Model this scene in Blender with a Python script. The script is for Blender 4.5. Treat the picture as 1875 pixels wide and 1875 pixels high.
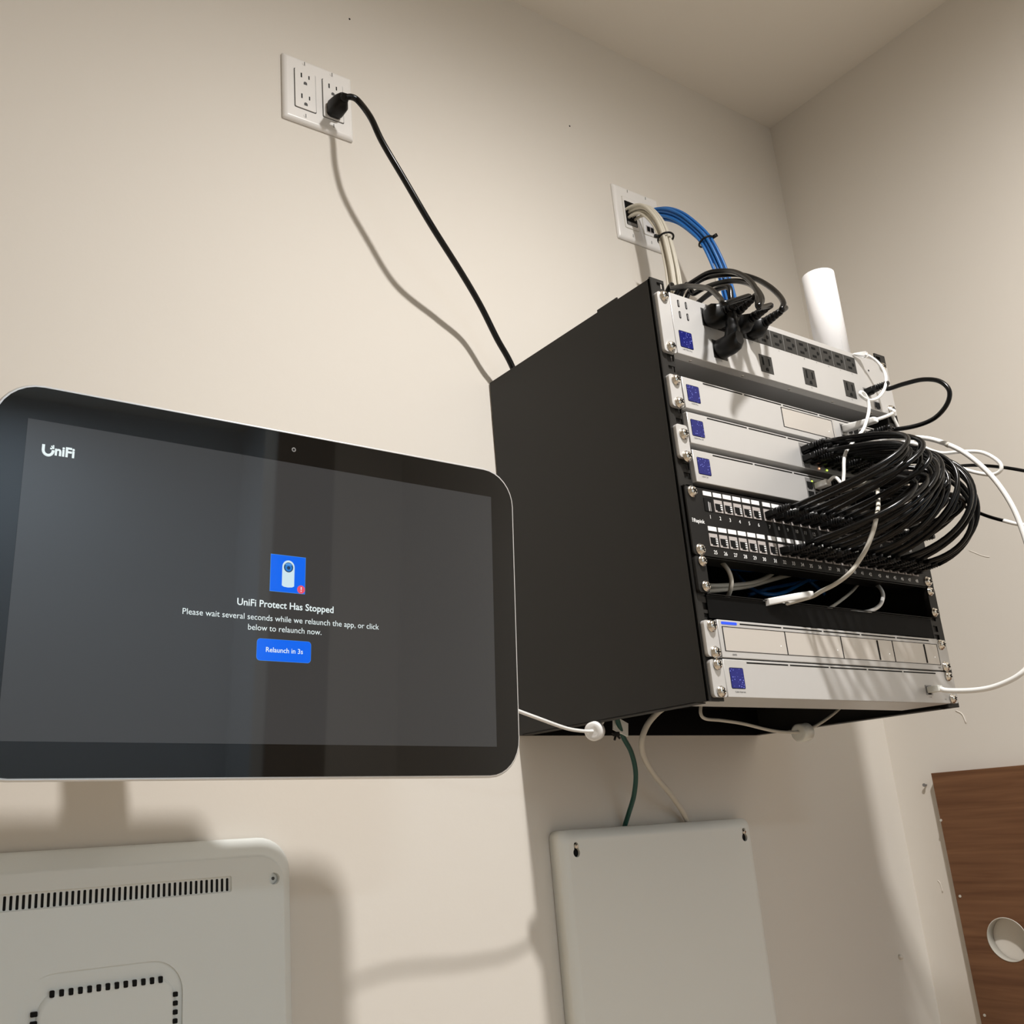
import bpy, bmesh, math, random
from mathutils import Vector, Matrix
random.seed(7)
for o in list(bpy.data.objects): bpy.data.objects.remove(o)
SC = bpy.context.scene
COL = SC.collection

# ---------------------------------------------------------------- camera
FPX, PCX, PCY = 1849.53, 804.89, 945.14
CAM = Vector((-1.1274, -1.1104, 0.9938))
RX = Vector((0.83228920, -0.55087526, -0.06189620))
RD = Vector((0.11652725, 0.28302244, -0.95200824))
RF = Vector((0.54195581, 0.78513358, 0.29974850))
cd = bpy.data.cameras.new('camera')
cam = bpy.data.objects.new('camera', cd); COL.objects.link(cam)
cd.sensor_width = 36; cd.sensor_fit = 'HORIZONTAL'
cd.lens = FPX / 1875 * 36
cd.shift_x = (937.5 - PCX) / 1875; cd.shift_y = -(937.5 - PCY) / 1875
cd.clip_start = 0.02; cd.clip_end = 50
M = Matrix((( RX.x, -RD.x, -RF.x, CAM.x), (RX.y, -RD.y, -RF.y, CAM.y), (RX.z, -RD.z, -RF.z, CAM.z), (0, 0, 0, 1)))
cam.matrix_world = M
SC.camera = cam

def at(px, py, Y=None, X=None, Z=None):
    """the point of the room on plane Y (or X, Z) that the photograph's pixel px, py sees (metres)"""
    d = RX * ((px - PCX) / FPX) + RD * ((py - PCY) / FPX) + RF
    if Y is not None: t = (Y - CAM.y) / d.y
    elif X is not None: t = (X - CAM.x) / d.x
    else: t = (Z - CAM.z) / d.z
    return CAM + d * t

# ---------------------------------------------------------------- light and exposure
w = bpy.data.worlds.new('world'); SC.world = w; w.use_nodes = True
w.node_tree.nodes['Background'].inputs[0].default_value = (0.9, 0.95, 1, 1)
w.node_tree.nodes['Background'].inputs[1].default_value = 0.0
LIGHT = Vector((-0.28, -1.0, 2.424))
ld = bpy.data.lights.new('downlight_bulb', 'AREA'); ld.shape = 'DISK'; ld.size = 0.075
ld.energy = 40.3; ld.color = (1.0, 0.972, 0.945)
ld.use_nodes = True                                # beam of a recessed can: falls off towards the horizon faster than a bare disc
_n = ld.node_tree.nodes; _e = _n['Emission']; _g = _n.new('ShaderNodeNewGeometry')
_d = _n.new('ShaderNodeVectorMath'); _d.operation = 'DOT_PRODUCT'
_a = _n.new('ShaderNodeMath'); _a.operation = 'ABSOLUTE'
_p = _n.new('ShaderNodeMath'); _p.operation = 'POWER'; _p.inputs[1].default_value = 0.85
ld.node_tree.links.new(_g.outputs['Normal'], _d.inputs[0]); ld.node_tree.links.new(_g.outputs['Incoming'], _d.inputs[1])
ld.node_tree.links.new(_d.outputs['Value'], _a.inputs[0]); ld.node_tree.links.new(_a.outputs[0], _p.inputs[0]); ld.node_tree.links.new(_p.outputs[0], _e.inputs['Strength'])
lo = bpy.data.objects.new('downlight_bulb', ld); COL.objects.link(lo); lo.location = LIGHT
# daylight from the hallway behind the camera
hd = bpy.data.lights.new('hallway_light', 'AREA'); hd.shape = 'RECTANGLE'; hd.size = 0.6; hd.size_y = 0.6
hd.energy = 34; hd.color = (0.72, 0.87, 1.0)
ho = bpy.data.objects.new('hallway_light', hd); COL.objects.link(ho); ho.location = (-0.55, -3.3, 2.40)
SC.view_settings.view_transform = 'Standard'
SC.view_settings.look = 'None'
SC.view_settings.exposure = 0.0
SC.view_settings.gamma = 1.0
SC.view_settings.use_curve_mapping = False

# ---------------------------------------------------------------- materials
def mat(name, col, rough=0.5, metal=0.0, spec=0.5, emit=None, estr=1.0, noise=0.0, nscale=60, bump=0.0, bscale=300, coat=0.0):
    m = bpy.data.materials.new(name); m.use_nodes = True
    nt = m.node_tree; b = nt.nodes['Principled BSDF']
    b.inputs['Base Color'].default_value = (*col, 1); b.inputs['Roughness'].default_value = rough
    b.inputs['Metallic'].default_value = metal; b.inputs['Specular IOR Level'].default_value = spec
    b.inputs['Coat Weight'].default_value = coat
    if emit: b.inputs['Emission Color'].default_value = (*emit, 1); b.inputs['Emission Strength'].default_value = estr
    if noise or bump:
        tc = nt.nodes.new('ShaderNodeTexCoord')
    if noise:
        n = nt.nodes.new('ShaderNodeTexNoise'); n.inputs['Scale'].default_value = nscale; n.inputs['Detail'].default_value = 4
        nt.links.new(tc.outputs['Object'], n.inputs['Vector'])
        mx = nt.nodes.new('ShaderNodeMix'); mx.data_type = 'RGBA'
        mx.inputs['A'].default_value = tuple(c * (1 - noise) for c in col) + (1,)
        mx.inputs['B'].default_value = tuple(min(1, c * (1 + noise)) for c in col) + (1,)
        nt.links.new(n.outputs['Fac'], mx.inputs['Factor']); nt.links.new(mx.outputs['Result'], b.inputs['Base Color'])
    if bump:
        n2 = nt.nodes.new('ShaderNodeTexNoise'); n2.inputs['Scale'].default_value = bscale; n2.inputs['Detail'].default_value = 3
        nt.links.new(tc.outputs['Object'], n2.inputs['Vector'])
        bp = nt.nodes.new('ShaderNodeBump'); bp.inputs['Strength'].default_value = bump; bp.inputs['Distance'].default_value = 0.001
        nt.links.new(n2.outputs['Fac'], bp.inputs['Height']); nt.links.new(bp.outputs['Normal'], b.inputs['Normal'])
    return m

WALLC = (0.76, 0.715, 0.645)
m_wall = mat('wall_paint', WALLC, 0.75, spec=0.25, noise=0.012, nscale=3, bump=0.12, bscale=120)
m_wall_b = mat('wall_paint_right', WALLC, 0.75, spec=0.25, noise=0.012, nscale=3, bump=0.35, bscale=14)
m_ceil = mat('ceiling_paint', (0.79, 0.74, 0.665), 0.85, spec=0.2, noise=0.01, nscale=4, bump=0.1, bscale=150)
m_floor = mat('floor_wood', (0.46, 0.36, 0.26), 0.6, noise=0.1, nscale=6)
m_hall = mat('hall_paint', (0.7, 0.74, 0.78), 0.8)
m_doorw = mat('door_stain', (0.27, 0.22, 0.17), 0.5)
m_black = mat('black_powder_coat', (0.0155, 0.0145, 0.013), 0.5, spec=0.32, bump=0.08, bscale=900)
m_blackp = mat('black_plastic', (0.0045, 0.0045, 0.0045), 0.38, spec=0.28)
m_jacket = mat('black_cable_jacket', (0.0028, 0.0028, 0.0028), 0.24, spec=0.30)
m_panelblk = mat('black_steel_panel', (0.0085, 0.0080, 0.0075), 0.5, spec=0.3)
m_trayblk = mat('black_matte_tray', (0.0018, 0.0018, 0.0018), 0.6, spec=0.12)
m_dark = mat('dark_void', (0.004, 0.004, 0.004), 0.7, spec=0.2)
m_silver = mat('silver_aluminium', (0.585, 0.575, 0.56), 0.40, metal=0.35, spec=0.5, noise=0.015, nscale=40)
m_silver2 = mat('silver_door_plate', (0.63, 0.595, 0.55), 0.36, metal=0.4, spec=0.5)
m_grey = mat('grey_sheet_metal', (0.30, 0.295, 0.29), 0.45, metal=0.5)
m_steel = mat('nickel_screw', (0.80, 0.76, 0.69), 0.22, metal=1.0)
m_white = mat('white_plastic', (0.86, 0.85, 0.83), 0.35, spec=0.5)
m_plate = mat('white_wall_plate', (0.88, 0.86, 0.83), 0.3, spec=0.5)
m_paper = mat('white_paper', (0.93, 0.92, 0.92), 0.6, spec=0.3)
m_shell = mat('white_display_shell', (0.82, 0.855, 0.835), 0.34, spec=0.5, bump=0.05, bscale=1500)
m_encl = mat('enclosure_enamel', (0.87, 0.875, 0.825), 0.4, spec=0.5, bump=0.04, bscale=40)
m_label = mat('label_white', (0.9, 0.9, 0.9), 0.4)
m_ink = mat('ink_dark', (0.07, 0.07, 0.07), 0.6)
m_inkw = mat('ink_white', (0.85, 0.85, 0.84), 0.5)
m_jack = mat('jack_grey', (0.46, 0.42, 0.40), 0.5)
m_beige = mat('beige_jacket', (0.66, 0.62, 0.52), 0.4)
m_blue = mat('blue_jacket', (0.02, 0.17, 0.52), 0.25, spec=0.6)
m_wcable = mat('white_jacket', (0.86, 0.85, 0.82), 0.35)
m_gcable = mat('grey_jacket', (0.60, 0.57, 0.50), 0.45)
m_green = mat('green_wire', (0.006, 0.065, 0.052), 0.4)
m_outlet = mat('outlet_charcoal', (0.022, 0.0215, 0.020), 0.45)
m_clear = mat('frosted_plastic', (0.78, 0.78, 0.72), 0.25, spec=0.6)
m_led_b = mat('led_blue', (0.005, 0.02, 0.2), 0.4, emit=(0.008, 0.075, 0.95), estr=1.0)
m_led_g = mat('led_green', (0.3, 0.5, 0.05), 0.4, emit=(0.65, 1.0, 0.10), estr=2.0)
m_led_r = mat('led_amber', (0.5, 0.2, 0.1), 0.4, emit=(1.0, 0.45, 0.25), estr=1.6)
m_led_w = mat('led_white', (0.9, 0.9, 0.9), 0.4, emit=(1, 1, 1), estr=0.7)
m_glass = mat('black_bezel_glass', (0.007, 0.0066, 0.006), 0.03, spec=0.5)
m_alu = mat('silver_frame', (0.86, 0.86, 0.86), 0.28, metal=0.55)
m_screen = mat('screen_charcoal', (0.008, 0.008, 0.008), 0.03, spec=0.5, emit=(0.037, 0.0365, 0.0365), estr=1.0)
m_ui_w = mat('screen_white', (0.0, 0.0, 0.0), 0.12, emit=(0.90, 1.0, 1.0), estr=0.9)
m_ui_b = mat('screen_blue', (0.0, 0.0, 0.0), 0.12, emit=(0.0, 0.155, 1.0), estr=0.85)
m_ui_lb = mat('screen_light_blue', (0.0, 0.0, 0.0), 0.12, emit=(0.12, 0.42, 1.0), estr=0.75)
m_ui_dk = mat('screen_navy', (0.0, 0.0, 0.0), 0.12, emit=(0.012, 0.045, 0.12), estr=1.0)
m_ui_ln = mat('screen_lens_blue', (0.0, 0.0, 0.0), 0.12, emit=(0.02, 0.20, 0.62), estr=1.0)
m_ui_r = mat('screen_red', (0.0, 0.0, 0.0), 0.12, emit=(0.95, 0.10, 0.16), estr=0.85)
m_ui_p = mat('screen_pale', (0.0, 0.0, 0.0), 0.12, emit=(0.72, 0.92, 1.0), estr=0.85)

def lcd_material():
    m = mat('blue_lcd', (0.001, 0.001, 0.005), 0.25, spec=0.3)
    nt = m.node_tree; b = nt.nodes['Principled BSDF']
    tc = nt.nodes.new('ShaderNodeTexCoord')
    v = nt.nodes.new('ShaderNodeTexVoronoi'); v.inputs['Scale'].default_value = 330
    nt.links.new(tc.outputs['Object'], v.inputs['Vector'])
    r = nt.nodes.new('ShaderNodeValToRGB')
    e = r.color_ramp.elements
    e[0].position = 0.10; e[0].color = (0.30, 0.34, 1.0, 1)
    e[1].position = 0.26; e[1].color = (0.010, 0.014, 0.17, 1)
    nt.links.new(v.outputs['Distance'], r.inputs['Fac'])
    nt.links.new(r.outputs['Color'], b.inputs['Emission Color']); b.inputs['Emission Strength'].default_value = 1.0
    return m
m_lcd = lcd_material()

def wood_material():
    m = mat('walnut_laminate', (0.16, 0.075, 0.037), 0.42, spec=0.35)
    nt = m.node_tree; b = nt.nodes['Principled BSDF']
    tc = nt.nodes.new('ShaderNodeTexCoord'); mp = nt.nodes.new('ShaderNodeMapping')
    mp.inputs['Scale'].default_value = (1.0, 2.2, 42.0)
    n = nt.nodes.new('ShaderNodeTexNoise'); n.inputs['Scale'].default_value = 2.2; n.inputs['Detail'].default_value = 7; n.inputs['Distortion'].default_value = 0.5
    r = nt.nodes.new('ShaderNodeValToRGB'); e = r.color_ramp.elements
    e[0].position = 0.3; e[0].color = (0.120, 0.052, 0.024, 1)
    e[1].position = 0.72; e[1].color = (0.215, 0.104, 0.050, 1)
    nt.links.new(tc.outputs['Object'], mp.inputs['Vector']); nt.links.new(mp.outputs['Vector'], n.inputs['Vector'])
    nt.links.new(n.outputs['Fac'], r.inputs['Fac']); nt.links.new(r.outputs['Color'], b.inputs['Base Color'])
    return m
m_wood = wood_material()

# ---------------------------------------------------------------- mesh helpers
class MB:
    def __init__(s): s.bm = bmesh.new(); s.mats = []
    def mi(s, m):
        if m not in s.mats: s.mats.append(m)
        return s.mats.index(m)
    def _fin(s, faces, m, smooth=False):
        i = s.mi(m)
        for f in faces: f.material_index = i; f.smooth = smooth
    def box(s, x0, x1, y0, y1, z0, z1, m, bev=0.0, seg=2, top=1.0):
        vs = [s.bm.verts.new((x, y, z)) for x in (x0, x1) for y in (y0, y1) for z in (z0, z1)]
        q = [(0, 1, 3, 2), (4, 6, 7, 5), (0, 4, 5, 1), (2, 3, 7, 6), (0, 2, 6, 4), (1, 5, 7, 3)]
        fs = [s.bm.faces.new([vs[k] for k in f]) for f in q]
        s._fin(fs, m)
        if bev:
            es = list({e for f in fs for e in f.edges})
            r = bmesh.ops.bevel(s.bm, geom=es, offset=bev, segments=seg, profile=0.5, affect='EDGES')
            s._fin(r['faces'], m, True)
        return fs
    def loft(s, rings, m, smooth=True, caps=True):
        R = [[s.bm.verts.new(p) for p in r] for r in rings]
        fs = []
        n = len(R[0])
        for a, b in zip(R[:-1], R[1:]):
            for i in range(n):
                fs.append(s.bm.faces.new((a[i], a[(i + 1) % n], b[(i + 1) % n], b[i])))
        s._fin(fs, m, smooth)
        if caps:
            s._fin([s.bm.faces.new(R[0][::-1]), s.bm.faces.new(R[-1])], m)
    def cyl(s, p0, p1, r0, m, r1=None, n=20, smooth=True, caps=True):
        p0 = Vector(p0); p1 = Vector(p1); d = (p1 - p0).normalized()
        a = d.orthogonal().normalized(); b = d.cross(a)
        r1 = r0 if r1 is None else r1
        ring = lambda p, r: [p + (a * math.cos(t) + b * math.sin(t)) * r for t in (2 * math.pi * k / n for k in range(n))]
        s.loft([ring(p0, r0), ring(p1, r1)], m, smooth, caps)
    def lathe(s, p0, axis, prof, m, n=24, smooth=True, caps=True):
        p0 = Vector(p0); d = Vector(axis).normalized(); a = d.orthogonal().normalized(); b = d.cross(a)
        s.loft([[p0 + d * h + (a * math.cos(t) + b * math.sin(t)) * r for t in (2 * math.pi * k / n for k in range(n))] for h, r in prof], m, smooth, caps)
    def tube(s, pts, r, m, n=10):
        pts = [Vector(p) for p in pts]
        rr = r if isinstance(r, (list, tuple)) else [r] * len(pts)
        t0 = (pts[1] - pts[0]).normalized(); u = t0.orthogonal().normalized()
        rings = []
        for i, p in enumerate(pts):
            t = (pts[min(i + 1, len(pts) - 1)] - pts[max(i - 1, 0)]).normalized()
            u = (u - t * u.dot(t)).normalized(); v = t.cross(u)
            rings.append([p + (u * math.cos(k * 2 * math.pi / n) + v * math.sin(k * 2 * math.pi / n)) * rr[i] for k in range(n)])
        s.loft(rings, m)
    def prism(s, poly, fn, d0, d1, m, smooth_sides=False):
        """poly of 2D points; fn(u, v, d) -> 3D; extruded from depth d0 to d1"""
        a = [s.bm.verts.new(fn(u, v, d0)) for u, v in poly]; b = [s.bm.verts.new(fn(u, v, d1)) for u, v in poly]
        n = len(poly)
        side = [s.bm.faces.new((a[i], a[(i + 1) % n], b[(i + 1) % n], b[i])) for i in range(n)]
        s._fin(side, m, smooth_sides)
        s._fin([s.bm.faces.new(a[::-1]), s.bm.faces.new(b)], m)
    def done(s, name, parent=None, label=None):
        bmesh.ops.recalc_face_normals(s.bm, faces=s.bm.faces[:])
        me = bpy.data.meshes.new(name); s.bm.to_mesh(me); s.bm.free()
        for m in s.mats: me.materials.append(m)
        o = bpy.data.objects.new(name, me); COL.objects.link(o)
        if parent: o.parent = parent
        if label: o['label'] = label
        return o

def rrect(x0, x1, z0, z1, r, n=6):
    pts = []
    for cx, cz, a0 in ((x1 - r, z1 - r, 0), (x0 + r, z1 - r, 90), (x0 + r, z0 + r, 180), (x1 - r, z0 + r, 270)):
        for k in range(n + 1):
            a = math.radians(a0 + 90 * k / n); pts.append((cx + r * math.cos(a), cz + r * math.sin(a)))
    return pts
XZ = lambda u, v, d: (u, d, v)

def spline(pts, k=8):
    P = [Vector(p) for p in pts]; out = []
    P = [P[0] * 2 - P[1]] + P + [P[-1] * 2 - P[-2]]
    for i in range(1, len(P) - 2):
        a, b, c, d = P[i - 1:i + 3]
        for j in range(k):
            t = j / k
            out.append(0.5 * ((2 * b) + (c - a) * t + (2 * a - 5 * b + 4 * c - d) * t * t + (3 * b - a - 3 * c + d) * t ** 3))
    out.append(P[-2]); return out

def tag(o, label, cat, group=None, kind=None):
    o['label'] = label; o['category'] = cat
    if group: o['group'] = group
    if kind: o['kind'] = kind
    return o
def thing(name, label, cat, loc=(0, 0, 0), group=None):
    o = bpy.data.objects.new(name, None); COL.objects.link(o); o.empty_display_size = 0.02
    o.location = loc
    return tag(o, label, cat, group)
def under(root, *objs):
    """parent parts that were built in room coordinates to a root, keeping them where they stand"""
    inv = Matrix.Translation(root.location).inverted() if root.rotation_euler == Matrix().to_euler() else root.matrix_basis.inverted()
    for o in objs:
        o.parent = root; o.matrix_parent_inverse = inv
def struct(o):
    o['kind'] = 'structure'; return o

_textcache = {}
def text_mesh(lines, m, fn, name, bold=0.0):
    """lines: (string, u, v, size, align); flat lettering placed through fn(u, v) -> 3D"""
    bm = bmesh.new()
    for st, u, v, size, al in lines:
        cu = bpy.data.curves.new('t', 'FONT'); cu.body = st; cu.size = size; cu.align_x = al; cu.align_y = 'BOTTOM_BASELINE' if False else 'CENTER'
        cu.offset = bold * size; cu.resolution_u = 3
        ob = bpy.data.objects.new('t', cu); COL.objects.link(ob)
        dg = bpy.context.evaluated_depsgraph_get(); dg.update()
        me = bpy.data.meshes.new_from_object(ob.evaluated_get(dg))
        bpy.data.objects.remove(ob); bpy.data.curves.remove(cu)
        n0 = len(bm.verts)
        vs = [bm.verts.new(fn(u + p.co.x, v + p.co.y)) for p in me.vertices]
        for f in me.polygons:
            try: bm.faces.new([vs[i] for i in f.vertices])
            except ValueError: pass
        bpy.data.meshes.remove(me)
    me = bpy.data.meshes.new(name); bm.to_mesh(me); bm.free(); me.materials.append(m)
    o = bpy.data.objects.new(name, me); COL.objects.link(o)
    return o

def boolean(o, cutter_mb):
    c = cutter_mb.done('cutter')
    md = o.modifiers.new('b', 'BOOLEAN'); md.operation = 'DIFFERENCE'; md.object = c; md.solver = 'EXACT'
    dg = bpy.context.evaluated_depsgraph_get(); dg.update()
    me = bpy.data.meshes.new_from_object(o.evaluated_get(dg))
    o.modifiers.clear(); o.data = me
    bpy.data.objects.remove(c)

def copy_part(src, parent, off=(0, 0, 0), name=None):
    c = src.copy(); COL.objects.link(c); c.parent = parent
    c.matrix_parent_inverse = src.matrix_parent_inverse.copy()
    c.location = src.location + Vector(off)
    return c

# ---------------------------------------------------------------- the room
XR, ZC = 0.5936, 2.4364
XL, YF = -2.5, -2.4
def slab(name, x0, x1, y0, y1, z0, z1, m):
    b = MB(); b.box(x0, x1, y0, y1, z0, z1, m); return struct(b.done(name))
wb = slab('wall_back', XL - .1, XR + .1, 0, .1, 0, ZC, m_wall)
slab('wall_right', XR, XR + .1, YF - .1, 0, 0, ZC, m_wall_b)
slab('wall_left', XL - .1, XL, -4.0, 0, 0, ZC, m_wall)
slab('floor', XL - .1, XR + .1, -4.0, .1, -.1, 0, m_floor)
slab('ceiling', XL - .1, XR + .1, -4.0, .1, ZC, ZC + .1, m_ceil)
b = MB()                                         # wall behind the camera with a doorway to the hallway
b.box(0.12, XR, YF - .1, YF, 0, ZC, m_wall); b.box(XL, -1.0, YF - .1, YF, 0, ZC, m_wall); b.box(-1.0, 0.12, YF - .1, YF, 2.05, ZC, m_wall)
struct(b.done('wall_front'))
slab('wall_hall', XL, XR, -4.1, -4.0, 0, ZC, m_hall)
slab('wall_hall_right', XR, XR + .1, -4.0, YF - .1, 0, ZC, m_hall)
b = MB(); b.box(0.12, 0.325, YF, YF + .015, 0, 2.05, m_doorw); b.box(-1.09, -1.0, YF, YF + .015, 0, 2.05, m_doorw); b.box(-1.09, .325, YF, YF + .015, 2.05, 2.14, m_doorw)
struct(b.done('trim_1'))
# gouges and smears of filler on the right wall
def smear(name, label, pts, r, X=None, Y=None, m=None):
    b = MB(); P = [at(x, y, X=X, Y=Y) for x, y in pts]
    b.tube(spline(P, 4), r, m or m_wall, 6)
    return tag(b.done(name), label, 'paint mark')
smear('paint_ridge', 'short raised paint ridge on the right wall just below the rack corner', [(1750, 1301), (1762, 1308), (1769, 1324)], .0012, X=XR)
smear('paint_ridge', 'faint raised paint ridge on the right wall left of the wooden board', [(1717, 1612), (1722, 1618), (1726, 1634)], .0010, X=XR)
smear('paint_ridge', 'long faint paint ridge on the right wall right of the black cables', [(1775, 1008), (1800, 1018), (1812, 1020)], .0008, X=XR)
b = MB(); p = at(1647, 1752, Y=0); b.lathe(p, (0, -1, 0), [(0, .004), (.005, .0035), (.008, .0015)], m_wall, 10)
tag(b.done('wall_anchor'), 'small white anchor nub sticking out of the wall near the corner below the rack', 'wall anchor')
b = MB(); p = at(1700, 1437, X=XR); b.cyl(p + Vector((0, 0.004, 0)), p + Vector((-.006, .004, 0)), .0016, m_grey, n=10); b.cyl(p + Vector((-.006, .004, 0)), p + Vector((-.0075, .004, 0)), .0030, m_grey, n=10)
tag(b.done('nail'), 'small nail in the right wall at the top left corner of the wooden board', 'nail')
for (x, y), l in (((640, 35), 'tiny dark nail hole in the back wall above the white outlet plate'), ((1043, 231), 'tiny dark nail hole in the back wall left of the cable wall plate')):
    b = MB(); p = at(x, y, Y=0); b.cyl(p + Vector((0, .002, 0)), p + Vector((0, -.0004, 0)), .0016, m_dark, n=10)
    tag(b.done('nail_hole'), l, 'nail hole')

# recessed downlight in the ceiling (above and behind the photograph's frame)
dl = thing('ceiling_downlight', 'round recessed ceiling downlight lighting the corner', 'downlight', (LIGHT.x, LIGHT.y, ZC))
b = MB(); b.lathe((0, 0, 0), (0, 0, -1), [(0, .085), (.003, .085), (.003, .062), (0.0, .060)], m_white, 32)
b.done('trim_ring', dl)
lo.parent = dl; lo.location = (0, 0, LIGHT.z - ZC)

# ---------------------------------------------------------------- rack cabinet
CX0, CX1, CY, CZ0, CZ1 = -0.2545, 0.2425, -0.344, 1.115, 1.6435
F = -0.349
rack = thing('network_rack', 'black open-front wall-mounted network rack full of equipment', 'rack', (0, 0, CZ0))
def side(x0, x1, s):
    b = MB(); b.box(x0, x1, CY, -.002, CZ0, CZ1, m_black, .0008, 1)
    b.box(x0, x1, -.284, -.246, CZ1 - .001, CZ1 + .0028, m_black)
    b.box(min(x0, x0 + s * .018), max(x1, x1 + s * .018), CY + .0022, CY + .0042, CZ0, CZ1, m_black)
    # folded lips along the bottom edge
    b.box(min(x0, x0 + s * .014), max(x1, x1 + s * .014), CY + .02, -.01, CZ0, CZ0 + .0015, m_black)
    return b.done('side_panel')
sl, sr = side(CX0, CX0 + .002, 1), side(CX1 - .002, CX1, -1)
def rail(x0, x1, hx):
    b = MB(); hw, hh = .0056, .0041
    holes = []; z = 1.6364
    pat = [.0152, .0152, .0122]; i = 0
    while z > CZ0 + .008: holes.append(z); z -= pat[i % 3]; i += 1
    y0, y1 = CY, CY + .002
    b.box(x0, hx - hw, y0, y1, CZ0, CZ1 + .0015, m_black); b.box(hx + hw, x1, y0, y1, CZ0, CZ1 + .0015, m_black)
    zt = CZ1 + .0015
    for h in holes:
        b.box(hx - hw, hx + hw, y0, y1, h + hh, zt, m_black); zt = h - hh
    b.box(hx - hw, hx + hw, y0, y1, CZ0, zt, m_black)
    return b.done('mounting_rail')
rl, rr = rail(CX0, -.2303, -.2378), rail(.2165, CX1, .2245)
b = MB(); b.box(CX0 + .002, CX1 - .002, -.006, -.003, CZ0, CZ1 - .05, m_trayblk); bp = b.done('back_panel')
b = MB(); b.box(CX0 + .002, CX1 - .002, -.275, -.008, 1.155, 1.157, m_trayblk); bt = b.done('added_shade_panel')  # black sheet added inside the open bottom to stand for its shade
b = MB(); b.box(CX0 + .002, CX1 - .002, -.03, -.004, CZ1 - .012, CZ1 - .010, m_black); ts = b.done('top_rail')
under(rack, sl, sr, rl, rr, bp, bt, ts)

def screw_mesh():
    b = MB()
    b.lathe((0, .004, 0), (0, -1, 0), [(0, .0072), (.0014, .0072), (.0016, .0060), (.0036, .0058), (.0048, .0048), (.0056, .0026), (.0058, .0)][:6], m_steel, 18)
    b.box(-.0032, .0032, -.00215, -.0012, -.0006, .0006, m_dark); b.box(-.0006, .0006, -.00215, -.0012, -.0032, .0032, m_dark)
    return b.done('mounting_screw')
SCREW = screw_mesh(); SCREW_ME = SCREW.data; bpy.data.objects.remove(SCREW)
def screw(root, x, z, y=F - .0042, small=False):
    o = bpy.data.objects.new('mounting_screw', SCREW_ME); COL.objects.link(o)
    under(root, o); o.location = (x, y, z); o.rotation_euler = (0, random.uniform(0, 1.5), 0)
    s = .88 if small else 1.0; o.scale = (s, s, s)
    return o
XSL, XSR = -.2403, .2195
def ear(root, x0, x1, z0, z1, m, rl=.004):
    b = MB(); b.prism(rrect(x0, x1, z0, z1, rl, 4), XZ, F - .0004, F + .0046, m); o = b.done('mounting_ear'); under(root, o); return o
def chassis(root, z0, z1, depth, m=m_silver, x0=-.230, x1=.212, name='chassis', crease=False):
    b = MB(); b.box(x0, x1, F - .0012, F + depth, z0, z1, m, .0006, 1)
    o = b.done(name); under(root, o); return o
def slots(root, x0, z, n=5, L=.0733, gap=.0036, y=F - .0014):
    b = MB(); x = x0
    for i in range(n):
        b.box(x, x + L, y, y + .001, z - .0008, z + .0008, m_dark); x += L + gap
    o = b.done('vent_slot'); under(root, o); return o
def lcd(root, x0, x1, z0, z1):
    b = MB(); b.prism(rrect(x0 - .0007, x1 + .0007, z0 - .0007, z1 + .0007, .0018, 4), XZ, F - .0014, F, m_dark)
    b.prism(rrect(x0, x1, z0, z1, .0012, 4), XZ, F - .0017, F - .0004, m_lcd)
    o = b.done('status_display', label='small glowing blue display'); under(root, o); return o
def print_text(root, lines, m=m_ink, y=F - .0014, name='lettering', bold=0.0):
    o = text_mesh(lines, m, lambda u, v: (u, y, v), name, bold); under(root, o); return o

# --- power distribution panel (two units tall)
pdu = thing('power_distribution_unit', 'silver two-unit power distribution panel with black outlets at the top of the rack', 'power panel', (0, F, 1.5415))
chassis(pdu, 1.5415, 1.6266, .10)
ear(pdu, -.2515, -.2303, 1.5405, 1.6232, m_silver); ear(pdu, .2123, .2335, 1.5425, 1.6245, m_silver)
b = MB(); b.box(-.2295, .2115, F + .012, F + .099, 1.5408, 1.5416, m_grey)
for x in (-.198, -.10, -.005, .09, .18): b.lathe((x, F + .008, 1.5417), (0, 0, -1), [(0, .0022), (.0009, .0016)], m_steel, 10)
o = b.done('base_plate'); under(pdu, o)
for x, z in ((XSL, 1.6178), (XSL, 1.5478), (XSR, 1.6195), (XSR, 1.5500)): screw(pdu, x, z)
def usb_mesh():
    b = MB(); b.prism(rrect(-.0017, .0017, -.0052, .0052, .0016, 4), XZ, -.0003, .001, m_dark); b.prism(rrect(-.0005, .0009, -.0036, .0036, .0004, 2), XZ, -.0004, 0, m_grey)
    return b.done('usb_port')
u0 = usb_mesh(); under(pdu, u0); u0.location = (-.2157, F - .0012, 1.6138)
for x, z in ((-.2017, 1.6142), (-.2157, 1.5978), (-.2017, 1.5978)): copy_part(u0, pdu).location = (x, F - .0012, z)
lcd(pdu, -.2222, -.2003, 1.5526, 1.5745)
print_text(pdu, [('USP PDU Pro', -.2113, 1.5490, .0030, 'CENTER')])
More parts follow.
